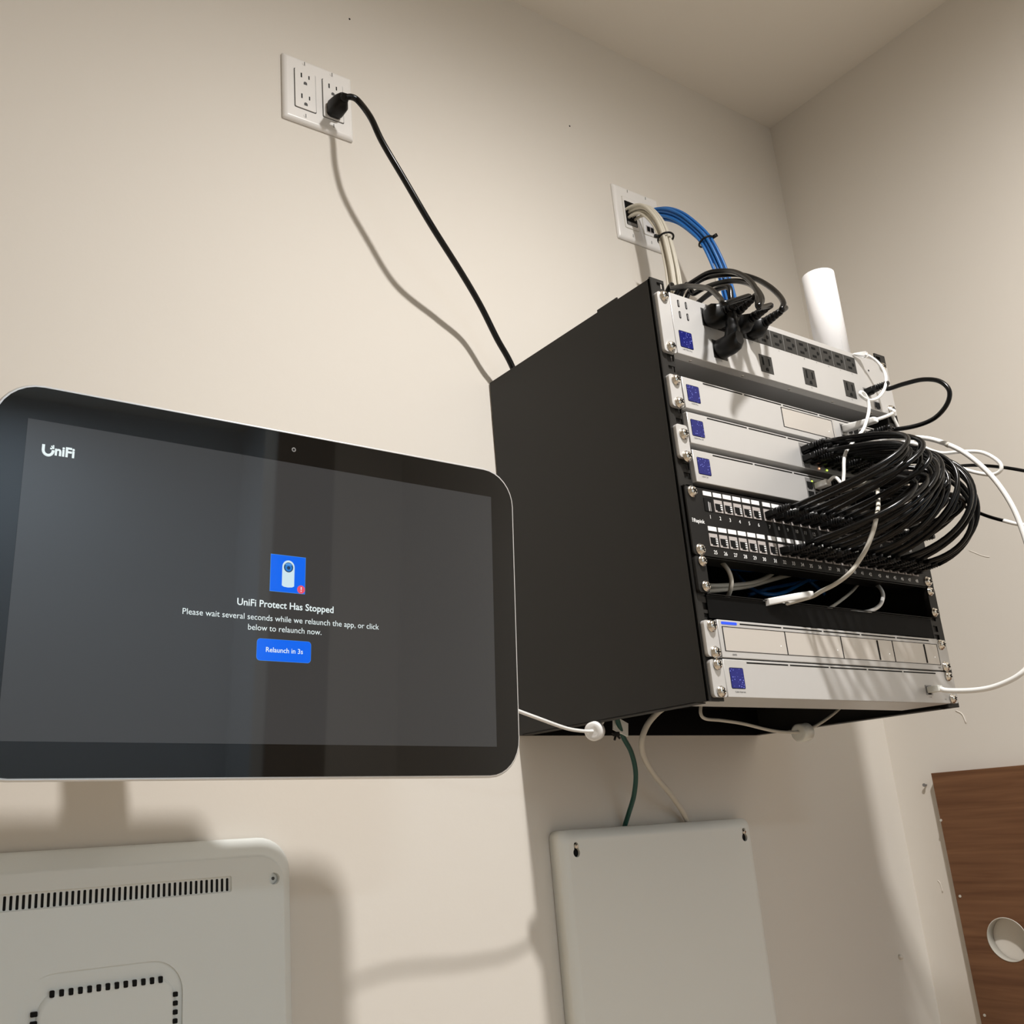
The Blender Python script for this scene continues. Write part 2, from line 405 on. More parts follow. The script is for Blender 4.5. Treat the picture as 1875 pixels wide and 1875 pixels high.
def outlet_mesh(horizontal):
    b = MB()
    if horizontal:        # socket lying on its side in the upper strip
        b.box(-.01335, .01335, -.0006, .002, -.0128, .0128, m_outlet, .0003, 1)
        for z in (-.0063, .0063): b.box(-.0062, .0022, -.0009, .001, z - .0017, z + .0017, m_dark)
        b.cyl((.0068, -.0009, 0), (.0068, .001, 0), .0026, m_dark, n=14); b.box(.0050, .0076, -.0009, .001, -.0026, .0026, m_dark)
        b.box(.01285, .01345, -.0008, .001, -.0128, .0128, m_grey)
    else:
        b.box(-.0129, .0129, -.0006, .002, -.0129, .0129, m_outlet, .0003, 1)
        b.box(-.0076, -.0048, -.0009, .001, -.0022, .0098, m_dark); b.box(.0050, .0074, -.0009, .001, -.0014, .0086, m_dark)
        b.cyl((.0002, -.0009, -.0078), (.0002, .001, -.0078), .0026, m_dark, n=14); b.box(-.0024, .0028, -.0009, .001, -.0104, -.0078, m_dark)
    return b.done('power_outlet')
oh = outlet_mesh(True); under(pdu, oh); oh.location = (-.1614, F - .0010, 1.6060)
OX = [-.1614 + .0271 * i for i in range(12)]
for x in OX[1:]: copy_part(oh, pdu).location = (x, F - .0010, 1.6060)
ov = outlet_mesh(False); under(pdu, ov); ov.location = (-.1496, F - .0010, 1.5634)
for x in (-.0584, .0330, .1240): copy_part(ov, pdu).location = (x, F - .0010, 1.5634)
print_text(pdu, [(str(i + 1), OX[i], 1.5906, .0030, 'CENTER') for i in range(12)] + [(str(13 + i), x, 1.5475, .0030, 'CENTER') for i, x in enumerate((-.1496, -.0584, .033, .124))])
def rj_mesh(name='network_port', fr=m_grey, w=.0142, h=.0132):
    b = MB(); b.box(-w / 2, w / 2, -.0005, .001, -h / 2, h / 2, fr); b.box(-.0058, .0058, -.0009, .001, -.0042, .0046, m_dark); b.box(-.0034, .0034, -.0009, .001, -.0058, -.0040, m_dark)
    return b.done(name)
r0 = rj_mesh(); under(pdu, r0); r0.location = (.1640, F - .0012, 1.5670)
copy_part(r0, pdu).location = (.1850, F - .0012, 1.5500)
b = MB(); b.cyl((.1812, F - .0016, 1.6055), (.1812, F, 1.6055), .0014, m_dark, n=10); o = b.done('reset_hole'); under(pdu, o)

# --- console with drive bay
udm = thing('gateway_console', 'silver one-unit gateway with drive bay directly below the power panel', 'network gateway', (0, F, 1.468))
chassis(udm, 1.4682, 1.5101, .25)
ear(udm, -.2515, -.2315, 1.4672, 1.5098, m_silver); ear(udm, .2123, .2335, 1.469, 1.511, m_silver)
for x, z in ((XSL, 1.5030), (XSL, 1.4728), (XSR, 1.5040), (XSR, 1.4750)): screw(udm, x, z)
lcd(udm, -.2232, -.2022, 1.4789, 1.5001)
slots(udm, -.1923, 1.5076, 5)
print_text(udm, [('UDM Pro', -.2127, 1.4756, .0030, 'CENTER')])
def bay(root, x0, x1, z0, z1, latch=False, led=True, m=m_silver2):
    b = MB(); t = .0006; y = F - .0016
    b.box(x0, x1, y + .0003, F, z0, z1, m)
    for a in ((x0 - t, x1 + t, z1, z1 + t), (x0 - t, x1 + t, z0 - t, z0), (x0 - t, x0 + t, z0, z1), (x1, x1 + t, z0, z1)): b.box(a[0], a[1], y, F, a[2], a[3], m_dark)
    o = b.done('drive_bay_door'); under(root, o)
    b = MB()
    if latch:
        xl = x0 + (x1 - x0) * .70; b.box(xl - .0012, xl + .0012, y - .0003, F, z0 + .001, z1 - .001, m_dark); l = b.done('latch_slot')
        l.parent = o; l.matrix_parent_inverse = (o.matrix_parent_inverse).inverted() @ o.matrix_parent_inverse
        b = MB(); xd = x1 - .010
    else: xd = x1 - .010
    b.box(xd - .0005, xd + .0005, y, F, (z0 + z1) / 2 - .0045, (z0 + z1) / 2 - .0034, m_led_w); l = b.done('drive_light')
    l.parent = o
bay(udm, -.0436, .0636, 1.4768, 1.5038)
b = MB(); b.box(.0665, .0680, F - .0016, F, 1.4684, 1.5060, m_silver2); o = b.done('trim_strip'); under(udm, o)
ru = rj_mesh(); under(udm, ru)
PU = [(.0885 + .0145 * i, z) for z in (1.4970, 1.4820) for i in range(5)]
for k, (x, z) in enumerate(PU):
    q = ru if k == 0 else copy_part(ru, udm); q.location = (x, F - .0012, z)
b = MB(); b.box(.188, .202, F - .0016, F, 1.4895, 1.5005, m_dark); o = b.done('fibre_port'); under(udm, o)

# --- two switches
def switch(root, z0, z1, text, has_ear):
    chassis(root, z0, z1, .25)
    lcd(root, -.2248 if has_ear else -.2236, -.2040 if has_ear else -.2026, z1 - .0299, z1 - .0094)
    slots(root, -.1945, z1 - .0025, 5)
    print_text(root, [(text, -.2150 if has_ear else -.214, z1 - .0334, .0031, 'CENTER')])
    b = MB(); b.box(-.0195, .0005 - .004, F - .0014, F, z0 + .002, z1 - .005, m_grey); o = b.done('port_bezel')
    under(root, o)
    p = rj_mesh(); under(root, p)
    P = []
    for r_, z in enumerate((z1 - .0150, z0 + .0128)):
        for i in range(12): P.append((-.0120 + .0146 * i, z))
    for k, (x, z) in enumerate(P):
        q = p if k == 0 else copy_part(p, root); q.location = (x, F - .0012, z)
    for x in (.1800, .1990):
        b = MB(); b.box(x - .007, x + .007, F - .0016, F, z0 + .016, z0 + .027, m_dark); o = b.done('fibre_port'); under(root, o)
    return P
sw1 = thing('network_switch', 'silver upper network switch crowded with black cables, below the drive-bay gateway', 'network switch', (0, F, 1.422))
P1 = switch(sw1, 1.4222, 1.4630, 'USW Pro 24', True)
ear(sw1, -.2515, -.2318, 1.4012, 1.4440, m_silver); ear(sw1, .2123, .2335, 1.402, 1.445, m_silver)
for x, z in ((XSL, 1.4318), (XSL, 1.4025 + .0006), (XSR, 1.4330), (XSR, 1.4050)): screw(sw1, x, z)
sw2 = thing('network_switch', 'silver lower network switch with a white cable plugged in, above the patch panel', 'network switch', (0, F, 1.373))
P2 = switch(sw2, 1.3730, 1.4140, 'USW 24', False)
def led(root, x, z, m):
    b = MB(); b.box(x - .0011, x + .0011, F - .0022, F, z - .0008, z + .0008, m); o = b.done('port_light'); under(root, o)
led(sw2, -.006, 1.4052, m_led_g); led(sw1, .0155, 1.4262, m_led_r); led(sw1, .0320, 1.4262, m_led_g); led(sw2, .0640, 1.4075, m_led_g); led(sw2, .0900, 1.4075, m_led_g)

# --- patch panel
pp = thing('patch_bay', 'black 48-port patch panel with white labels and numbered ports', 'patch panel', (0, F, 1.2812))
b = MB(); b.prism(rrect(-.2515, .2330, 1.2814, 1.3667, .004, 3), XZ, F - .0006, F + .0014, m_panelblk); b.box(-.225, .207, F, F + .035, 1.2825, 1.3655, m_panelblk)
b.box(-.2515, .2330, F - .0006, F + .008, 1.3655, 1.3667, m_panelblk)
o = b.done('face_plate'); under(pp, o)
for x, z in ((XSL, 1.3590), (XSL, 1.2880), (XSR, 1.3600), (XSR, 1.2885)): screw(pp, x, z)
PX = [-.2151 + .01728 * i + .0034 * (i // 6) for i in range(24)]
def jack_mesh():
    b = MB(); b.box(-.0071, .0071, -.0006, .001, -.0078, .0078, m_jack)
    b.box(-.0058, .0060, -.0010, .001, -.0048, .0030, m_dark); b.box(-.0030, .0036, -.0010, .001, -.0066, -.0046, m_dark)
    for k in range(3): b.box(.0026, .0060, -.0014, .001, -.0044 + k * .0026, -.0030 + k * .0026, m_label)
    b.box(-.0071, .0071, -.0009, .001, -.0078, -.0070, m_jack)
    return b.done('keystone_jack')
def empty_jack():
    b = MB(); b.box(-.0071, .0071, -.0008, .001, -.0082, .0082, m_dark); b.box(-.0008, .0000, -.0012, .001, -.0080, .0035, m_label); b.box(.0014, .0034, -.0010, .001, -.0080, .0030, m_grey)
    return b.done('empty_port')
b = MB(); b.box(-.0072, .0072, -.0008, .0006, -.0027, .0027, m_label); lb = b.done('port_label', label='blank white paper label'); under(pp, lb)
jk = jack_mesh(); under(pp, jk); ej = empty_jack(); under(pp, ej); ej.location = (PX[0], F - .0006, 1.3457)
first = True
for r_, (zl, zj) in enumerate(((1.3596, 1.3457), (1.3158, 1.3020))):
    for i, x in enumerate(PX):
        q = lb if (r_, i) == (0, 0) else copy_part(lb, pp); q.location = (x, F - .0006, zl)
        if (r_, i) == (0, 0): continue
        q = jk if first else copy_part(jk, pp); first = False; q.location = (x, F - .0006, zj)
print_text(pp, [(str(i + 1), PX[i] + .0004, 1.3306, .0064, 'CENTER') for i in range(24)] + [(str(i + 25), PX[i] + .0004, 1.2870, .0064, 'CENTER') for i in range(24)], m_inkw, F - .0009, 'number_print', .012)
print_text(pp, [('Rapink', -.2445, 1.3230, .0066, 'LEFT')], m_inkw, F - .0009, 'logo_print', .02)
b = MB()
for k in range(3): b.box(-.2470, -.2452, F - .0009, F - .0005, 1.3214 + k * .0018, 1.3224 + k * .0018, m_inkw)
o = b.done('logo_mark'); under(pp, o)

# --- open cable pass-through and blank tray
br = thing('cable_bracket', 'black open cable pass-through panel below the patch panel', 'rack panel', (0, F, 1.238))
for x0, x1, xs in ((-.2515, -.2335, XSL), (.2150, .2335, XSR)):
    o = ear(br, x0, x1, 1.2374, 1.2803, m_panelblk)
    for z in (1.2742, 1.2445): screw(br, xs, z, small=True)
b = MB(); b.box(-.2335, .2150, F + .001, F + .004, 1.2364, 1.2370, m_panelblk); b.box(-.2335, .2150, F + .001, F + .004, 1.2796, 1.2805, m_panelblk)
b.box(-.2300, .2120, F + .2, F + .202, 1.236, 1.3655, m_trayblk); o = b.done('frame'); under(br, o)
tr = thing('blank_tray', 'black blank tray front between the cable opening and the recorder', 'rack panel', (0, F, 1.2075))
b = MB(); b.box(-.2362, .2140, F + .004, F + .006, 1.2074, 1.2358, m_trayblk); b.box(-.2362, .2140, F + .004, F + .23, 1.2074, 1.2090, m_trayblk); o = b.done('front_lip'); under(tr, o)
b = MB(); b.box(-.2362, .2140, F + .0036, F + .006, 1.2352, 1.2358, m_black); o = b.done('top_edge'); under(tr, o)

# --- video recorder with four drive bays
nv = thing('video_recorder', 'silver recorder with four drive bays and a blue light bar', 'video recorder', (0, F, 1.163))
chassis(nv, 1.1632, 1.2067, .25)
ear(nv, -.2520, -.2305, 1.1638, 1.2050, m_silver); ear(nv, .2123, .2335, 1.1645, 1.2060, m_silver)
for x, z in ((XSL, 1.1985), (XSL, 1.1685), (XSR, 1.1990), (XSR, 1.1690)): screw(nv, x, z)
XB = [-.2236, -.1141, -.0059, .1036, .2078]
for i in range(4): bay(nv, XB[i] + .0004, XB[i + 1] - .0004, 1.1712, 1.1986, latch=i > 1)
slots(nv, -.1923, 1.2033, 5, .0740, .0032)
b = MB(); b.prism(rrect(-.2240, -.1977, 1.2016, 1.2046, .0013, 4), XZ, F - .0016, F, m_led_b); o = b.done('light_bar', label='glowing blue light bar'); under(nv, o)
print_text(nv, [('UNVR', -.2090, 1.1668, .0028, 'CENTER'), ('UniFi', .2030, 1.1668, .0026, 'CENTER')], bold=.01)

# --- modem
md = thing('cable_modem', 'silver modem with a blue display, lowest unit in the rack', 'modem', (0, F, 1.1187))
chassis(md, 1.1187, 1.1615, .071)
ear(md, -.2512, -.2298, 1.1187, 1.1606, m_silver); ear(md, .2123, .2335, 1.1195, 1.1612, m_silver)
for x, z in ((XSL, 1.1548), (XSL, 1.1248), (XSR, 1.1555), (XSR, 1.1255)): screw(md, x, z, small=True)
lcd(md, -.2214, -.1994, 1.1291, 1.1515)
slots(md, -.1907, 1.1585, 5, .0735, .0034)
print_text(md, [('Cable Internet', -.2085, 1.1249, .0030, 'CENTER'), ('UCI', .2020, 1.1240, .0026, 'CENTER'), ('2.5 GbE', .1670, 1.1265, .0020, 'CENTER')])
rm = rj_mesh(); under(md, rm); rm.location = (.1665, F - .0012, 1.1357)

# ---------------------------------------------------------------- cables
def cable(name, label, cat, pts, r, m, group=None, k=8, n=10):
    """a top-level Empty at the cable's first point with its jacket as a part"""
    P = spline(pts, k); root = thing(name, label, cat, P[0], group)
    b = MB(); b.tube([p - P[0] for p in P], r, m, n); b.done('jacket', root)
    return root
def part_of(root, b, name, label=None):
    o = b.done(name, label=label); under(root, o); return o

# black patch cables: each runs from a numbered port of the patch panel forward, up and back to a switch port
def plug_mesh():
    b = MB()
    b.box(-.0056, .0056, -.0140, .004, -.0040, .0040, m_blackp, .0008, 1)
    b.box(-.0030, .0030, -.0120, .001, -.0062, -.0038, m_blackp, .0005, 1)
    b.box(-.0048, .0048, -.0200, -.013, -.0042, .0042, m_blackp, .001, 1)
    for k in range(4): b.box(-.0044 + .0002 * k, .0044 - .0002 * k, -.0230 - .0035 * k, -.0212 - .0035 * k, -.0042 + .0002 * k, .0042 - .0002 * k, m_blackp, .0006, 1)
    b.cyl((0, -.0200, 0), (0, -.0370, 0), .0037, m_blackp, r1=.0032, n=12)
    return b.done('plug')
PLUG = plug_mesh(); PLUG_ME = PLUG.data; bpy.data.objects.remove(PLUG)
def add_plug(root, p, tilt=(0, 0, 0), me=None):
    o = bpy.data.objects.new('plug', me or PLUG_ME); COL.objects.link(o); under(root, o)
    o.location = p; o.rotation_euler = tilt; return o
def bez(a, b, c, d, n=26):
    return [a * (1 - t) ** 3 + b * 3 * t * (1 - t) ** 2 + c * 3 * t * t * (1 - t) + d * t ** 3 for t in (i / n for i in range(n + 1))]
UP = list(range(7, 25)); LOW = list(range(32, 49))
ports = [(n, PX[n - 1], 1.3455) for n in UP] + [(n, PX[n - 25], 1.3018) for n in LOW]
SWP = []
for i in range(12): SWP += [P1[i], P1[12 + i]]
SW2P = [P2[i] for i in (3, 5, 6, 8, 9, 10, 11)] + [P2[12 + i] for i in (6, 8, 10, 11)]
upm, lowm = {}, {}
for i, n in enumerate(UP[:9]): upm[n] = SWP[i]
for i, n in enumerate(LOW[2:]): lowm[n] = SWP[9 + i]
R2 = [P2[i] for i in (2, 3, 5, 6, 7, 8, 9, 10, 11)] + [P2[12 + i] for i in (7, 9)]
for i, n in enumerate(LOW[:2]): lowm[n] = R2[i]
for i, n in enumerate(UP[9:]): upm[n] = R2[2 + i]
# the lower-row cables fan out over both switches
for n, x, z in ports:
    low = n >= 25
    sx, sz = (lowm if low else upm)[n]
    kx = (x + .10) / .30                                   # 0 at the left of the populated ports, 1 at the right
    h = (.150 - .055 * kx if low else .165 - .095 * kx) + random.uniform(-.02, .02)
    h2 = (.155 - .062 * kx if low else .150 - .085 * kx) + random.uniform(-.022, .022)
    A = Vector((x, F - .036, z + .0)); D = Vector((sx, F - .036, sz))
    root = thing('patch_cable', 'black patch cable plugged into port %d in the %s row of the patch panel' % (n, 'lower' if low else 'upper'), 'patch cable', (x, F, z), 'black patch cables')
    jx = random.uniform(-.012, .012); jz = random.uniform(-.012, .012)
    B = A + Vector((.02 + jx, -h, (.012 if low else .02) + jz)); C = D + Vector((.035 + jx + .02 * random.random(), -h2, -.012 + jz))
    pts = bez(A, B, C, D)
    b = MB(); b.tube(pts, .0029, m_jacket, 10); part_of(root, b, 'jacket')
    add_plug(root, (x, F, z), (random.uniform(-.06, .1), 0, random.uniform(-.05, .12)))
    add_plug(root, (sx, F, sz), (random.uniform(-.1, .06), 0, random.uniform(-.05, .12)))

# black cords and plugs in the power panel
def nema_plug(root, x, z, w=.022, h=.022, tall=False, end=(0, -.052, 0)):
    b = MB(); y = F - .0016
    e = Vector(end)
    def ring(cy, ww, hh, ox=0, oz=0): return [(x + ox + u, y + cy, z + oz + v) for u, v in rrect(-ww / 2, ww / 2, -hh / 2, hh / 2, min(ww, hh) * .3, 3)]
    b.loft([ring(0, w * .92, h * .92), ring(-.003, w, h), ring(-.014, w, h), ring(-.024, w * .6, h * .6, e.x * .4, e.z * .4)], m_blackp)
    part_of(root, b, 'plug')
    b = MB(); P0 = Vector((x + e.x * .4, y - .022, z + e.z * .4)); P1_ = Vector((x, y, z)) + e; d = P1_ - P0
    for k in range(5):
        p = P0 + d * (k / 5 + .02); b.cyl(p, p + d * .12, .0068 - .0005 * k, m_blackp, n=14)
    b.cyl(P0, P1_, .0056, m_blackp, r1=.0045, n=14)
    part_of(root, b, 'strain_relief')
def c1(x, y): return 1180 + x / 6.25, 480 + y / 6.25
def A1(x, y, Y): return at(*c1(x, y), Y=Y)
def cord(label, x, z, pts, w, h, end):
    tip = Vector((x, F - .0016, z)) + Vector(end)
    P = spline([tip - Vector(end).normalized() * .004, tip + Vector(end).normalized() * .008] + pts, 8)
    root = thing('power_cable', label, 'power cord', (x, F, z), 'power cords in the power panel')
    b = MB(); b.tube(P, .0037, m_jacket, 12); part_of(root, b, 'jacket')
    nema_plug(root, x, z, w, h, end=end)
cord('black power cord with a flat wide plug in the first outlet of the power panel', OX[0] + .004, 1.606,
     [A1(920, 470, -.405), A1(870, 420, -.39), A1(760, 315, -.36), A1(640, 285, -.33), A1(520, 275, -.30), A1(420, 278, -.28), A1(330, 300, -.26), A1(262, 335, -.245), Vector((-.15, -.20, 1.60))], .034, .027, (.004, -.050, .004))
cord('black power cord whose tall loop starts in the second outlet of the power panel', OX[1], 1.606,
     [A1(1300, 500, -.425), A1(1325, 420, -.42), A1(1230, 240, -.39), A1(1100, 140, -.36), A1(950, 102, -.33), A1(740, 122, -.30), A1(560, 222, -.27), A1(440, 310, -.25), A1(350, 390, -.24), Vector((-.12, -.18, 1.60))], .022, .022, (.0, -.050, .010))
cord('black power cord with a low loop from the third outlet of the power panel', OX[2], 1.606,
     [A1(1310, 520, -.42), A1(1345, 430, -.42), A1(1290, 320, -.40), A1(1190, 245, -.37), A1(1040, 215, -.345), A1(870, 235, -.32), A1(700, 290, -.29), A1(570, 360, -.265), A1(480, 415, -.245), Vector((-.08, -.18, 1.60))], .022, .022, (.0, -.048, .004))
cord('black power cord with the widest loop from the fourth outlet of the power panel', OX[3], 1.606,
     [A1(1570, 545, -.412), A1(1592, 470, -.41), A1(1540, 380, -.395), A1(1430, 280, -.375), A1(1280, 195, -.35), A1(1100, 145, -.325), A1(900, 145, -.30), A1(700, 180, -.27), A1(540, 270, -.25), A1(430, 350, -.24), Vector((-.10, -.19, 1.60))], .022, .022, (.0, -.050, .006))
# angled plug in the lower outlet
x, z = -.1496, 1.5634
root = thing('power_cable', 'black power cord with an angled round plug in the lower left outlet', 'power cord', (x, F, z), 'power cords in the power panel')
b = MB(); y = F - .0016
rg = lambda cy, ww, hh, oz: [(x + u, y + cy, z + oz + v) for u, v in rrect(-ww / 2, ww / 2, -hh / 2, hh / 2, min(ww, hh) * .45, 4)]
b.loft([rg(0, .024, .024, 0), rg(-.004, .026, .026, 0), rg(-.018, .0255, .026, .0), rg(-.027, .022, .024, .001), rg(-.033, .014, .018, .003)], m_blackp)
b.tube(spline([(x, y - .020, z + .002), (x - .001, y - .025, z + .018), (x - .002, y - .027, z + .034), (x - .002, y - .028, z + .046)], 5), [.0105] * 3 + [.0095] * 3 + [.0080] * 3 + [.0068] * 3 + [.0058] * 4, m_blackp, 14)
part_of(root, b, 'plug')
b = MB(); b.tube(spline([(x - .002, y - .028, z + .044), (x - .001, y - .030, z + .060), (x + .006, y - .022, z + .082), (x + .012, y + .02, z + .090), (x + .015, y + .10, z + .070), (x + .015, y + .15, z + .03)], 8), .0037, m_jacket, 12); part_of(root, b, 'jacket')

# black looped network cable at the right end of the power panel
root = cable('network_cable', 'black network cable looping from the power panel port to the gateway port', 'network cable',
    [Vector((.1640, F - .034, 1.5670))] + [at(1625, 712, X=.158), at(1655, 703, X=.158), at(1690, 695, X=.158), at(1720, 698, X=.158), at(1738, 715, X=.158), at(1734, 740, X=.158), at(1712, 765, X=.158), at(1680, 779, X=.158), at(1640, 786, X=.158)] + [Vector((.1465, F - .034, 1.4968))], .0032, m_jacket)
add_plug(root, (.1640, F, 1.5670)); add_plug(root, (.1465, F, 1.4968))
# thin white cable curling down in front of the power panel
c2 = lambda x, y, Y: at(1420 + x / 5.2083, 480 + y / 5.2083, Y=Y)
root = cable('white_network_cable', 'thin white cable curling down the right end of the power panel', 'network cable',
    [c2(850, 882, -.362), c2(900, 900, -.366), c2(980, 960, -.372), c2(1040, 1050, -.378), c2(1054, 1140, -.382), c2(1030, 1230, -.386), c2(975, 1295, -.392), c2(905, 1318, -.398), c2(845, 1298, -.402), c2(808, 1260, -.402), c2(815, 1238, -.402), c2(850, 1258, -.402), c2(882, 1320, -.402), c2(892, 1400, -.402), c2(875, 1490, -.402), c2(840, 1590, -.402), c2(790, 1660, -.402), at(1548, 830, Y=-.402), at(1545, 870, Y=-.400), at(1542, 885, Y=-.397)] + [Vector((P2[1][0], F - .030, P2[1][1] + .004)), Vector((P2[1][0], F - .018, P2[1][1]))], .0022, m_wcable)
b = MB(); b.loft([[c2(740 + 0, 876 + 0, -.352) + Vector((0, 0, v)) + Vector((0, u, 0)) for u, v in rrect(-.001, .001, -.001, .001, .0005, 3)], [c2(845, 882, -.360) + Vector((0, u, v)) for u, v in rrect(-.0045, .0045, -.0045, .0045, .0015, 3)], [c2(868, 888, -.364) + Vector((0, u, v)) for u, v in rrect(-.003, .003, -.003, .003, .001, 3)]], m_wcable)
part_of(root, b, 'plug')
b = MB(); xx, zz = P2[1]; b.box(xx - .0056, xx + .0056, F - .020, F + .004, zz - .004, zz + .004, m_wcable, .001, 2); part_of(root, b, 'plug')
# white slim cable with a long boot in the gateway
PW = (PU[0][0] + .002, PU[0][1])
root = cable('white_network_cable', 'white cable with a long boot plugged into the gateway, rising to the right post', 'network cable',
    [c2(930, 1510, -.405), c2(1000, 1490, -.40), c2(1060, 1468, -.39), c2(1110, 1445, -.38), c2(1132, 1425, -.372), c2(1120, 1412, -.360), c2(1095, 1425, -.348), Vector((.238, -.345, 1.52)), Vector((.245, -.33, 1.50))], .0024, m_wcable)
P0 = Vector((PW[0], F + .003, PW[1])); P3 = c2(965, 1500, -.41)
b = MB(); dd = P3 - P0
rgw = lambda t, a: [P0 + dd * t + Vector((u, 0, v)) for u, v in rrect(-a, a, -a, a, a * .4, 3)]
b.loft([rgw(0, .0052), rgw(.35, .0052), rgw(.42, .0048), rgw(.95, .0042), rgw(1.0, .0032)], m_wcable); part_of(root, b, 'plug')
# thick white cable that arches out of the frame and comes back to the modem
AX = lambda x, y, X=.180: at(x, y, X=X)
root = cable('white_network_cable', 'thick white cable arching out past the right edge and back into the modem port', 'network cable',
    [Vector((.172, F - .006, 1.4560)), AX(1600, 812), AX(1640, 803), AX(1690, 802), AX(1730, 812), AX(1770, 832), AX(1812, 868), AX(1845, 912), AX(1868, 960), AX(1893, 1040), AX(1905, 1110), AX(1900, 1175), AX(1885, 1216), AX(1866, 1236, .176), AX(1840, 1250, .174), AX(1810, 1260, .172), AX(1775, 1264.5, .170), AX(1735, 1264.5, .168), Vector((.1665, F - .016, 1.1357))], .0034, m_wcable)
b = MB(); b.box(.165, .179, F - .014, F + .002, 1.450, 1.461, m_white, .001, 2); part_of(root, b, 'plug')
p = AX(1733, 813); q = AX(1738, 815.5); b = MB(); b.cyl(p, q, .0037, m_gcable, n=14); part_of(root, b, 'cable_band')
b = MB(); b.box(.1610, .1720, F - .018, F + .004, 1.1316, 1.1398, m_clear, .001, 2); part_of(root, b, 'plug')
b = MB(); b.cyl((.1665, F - .018, 1.1357), AX(1712, 1263.5, .1668), .0036, m_wcable, r1=.0030, n=12); part_of(root, b, 'boot')
# white labelled cable looping at the right
BX = lambda x, y, X=.205: at(x, y, X=X)
root = cable('white_network_cable', 'white cable with a paper flag label looping beside the black bundle', 'network cable',
    [Vector((.190, F - .004, 1.4400)), BX(1640, 818), BX(1672, 812), BX(1705, 825), BX(1728, 830), BX(1765, 827), BX(1800, 829), BX(1828, 845), BX(1833, 860), BX(1818, 869), BX(1790, 866), BX(1760, 857), BX(1720, 840), BX(1680, 845)], .0026, m_wcable)
b = MB(); p = BX(1655, 815)
b.box(p.x - .0008, p.x + .0008, p.y - .016, p.y + .016, p.z - .0075, p.z + .0075, m_label); o = part_of(root, b, 'flag_label')
b = MB(); b.box(.184, .196, F - .010, F + .002, 1.434, 1.445, m_white, .001, 2); part_of(root, b, 'plug')
# thin black cables running off to the right
cable('network_cable', 'thin black cable running right from behind the bundle to the frame edge, upper one', 'network cable', [BX(1660, 880, .21), BX(1700, 866, .21), BX(1740, 856, .21), BX(1780, 852, .21), BX(1830, 855, .21), BX(1880, 863, .21), BX(1930, 875, .21)], .0023, m_jacket)
root = cable('network_cable', 'thin black cable with a white end sleeve, below the white loops at right', 'network cable', [BX(1660, 880), BX(1720, 908), BX(1770, 929), BX(1805, 944), BX(1840, 954), BX(1880, 962), BX(1910, 966)], .0023, m_jacket)
b = MB(); b.tube(spline([BX(1838, 953.5), BX(1860, 959), BX(1890, 963.5)], 4), .0027, m_wcable, 12); part_of(root, b, 'white_sleeve')
# white cable from the switch down to the opening below the patch panel
root = cable('white_network_cable', 'grey-white cable dropping in front of the patch panel into the opening below', 'network cable',
    [Vector((P2[4][0], F - .018, P2[4][1]))] + [at(1600, 885, Y=-.41), at(1608, 920, Y=-.44), at(1604, 950, Y=-.455), at(1598, 975, Y=-.45), at(1586, 1005, Y=-.44), at(1572, 1028, Y=-.43), at(1555, 1050, Y=-.42), at(1530, 1069, Y=-.40), at(1505, 1082, Y=-.38), at(1487, 1092, Y=-.362), at(1460, 1100, Y=-.352), at(1430, 1109, Y=-.340), at(1410, 1125, Y=-.33)], .0026, m_gcable)
b = MB(); P0, P3 = at(1403, 1103, Y=-.346), at(1486, 1087, Y=-.366); dd = P3 - P0
rgw2 = lambda t, a: [P0 + dd * t + Vector((0, u, v)) for u, v in rrect(-a, a, -a, a, a * .4, 3)]
b.loft([rgw2(0, .0042), rgw2(.6, .0042), rgw2(.93, .0036), rgw2(1, .0028)], m_wcable); part_of(root, b, 'cable_boot')
b = MB(); xx, zz = P2[4]; b.box(xx - .0056, xx + .0056, F - .020, F + .004, zz - .004, zz + .004, m_wcable, .001, 2); part_of(root, b, 'plug')
# cables inside the opening below the patch panel
c5 = lambda x, y, Y: at(1240 + x / 5.357, 880 + y / 5.357, Y=Y)
inside = [
 ('white_network_cable', 'short white cable hooping just inside the left end of the cable opening', [c5(360, 790, -.30), c5(430, 800, -.325), c5(500, 880, -.335), c5(532, 980, -.335), c5(520, 1080, -.33), c5(490, 1150, -.32)], .0026, m_gcable),
 ('white_network_cable', 'dull white cable lying across the left of the cable opening', [c5(290, 1030, -.30), c5(420, 1030, -.30), c5(620, 1020, -.29), c5(800, 985, -.28), c5(960, 890, -.26), c5(1000, 800, -.24)], .0030, m_gcable),
 ('white_network_cable', 'dull white cable running low across the cable opening', [c5(290, 1085, -.30), c5(450, 1070, -.295), c5(700, 1035, -.28), c5(950, 965, -.265), c5(1150, 915, -.25), c5(1260, 900, -.22)], .0030, m_gcable),
 ('blue_network_cable', 'blue cable sagging across the middle of the cable opening', [c5(560, 900, -.20), c5(700, 1040, -.22), c5(850, 1110, -.24), c5(1020, 1105, -.24), c5(1180, 1030, -.23), c5(1330, 950, -.21), c5(1480, 900, -.18)], .0029, m_blue),
 ('blue_network_cable', 'blue cable behind the sagging one in the cable opening', [c5(500, 860, -.19), c5(700, 880, -.19), c5(900, 870, -.19), c5(1100, 900, -.19), c5(1300, 990, -.19), c5(1450, 1120, -.20)], .0029, m_blue),
 ('blue_network_cable', 'blue cable curving down at the centre of the cable opening', [c5(700, 1120, -.20), c5(900, 1060, -.21), c5(1150, 1010, -.20), c5(1400, 960, -.19), c5(1600, 900, -.17)], .0029, m_blue),
 ('white_network_cable', 'thin grey cable rising right of the blue cables in the opening', [c5(1470, 1270, -.32), c5(1600, 1180, -.31), c5(1720, 1080, -.30), c5(1800, 980, -.28), c5(1830, 900, -.26)], .0022, m_gcable),
]
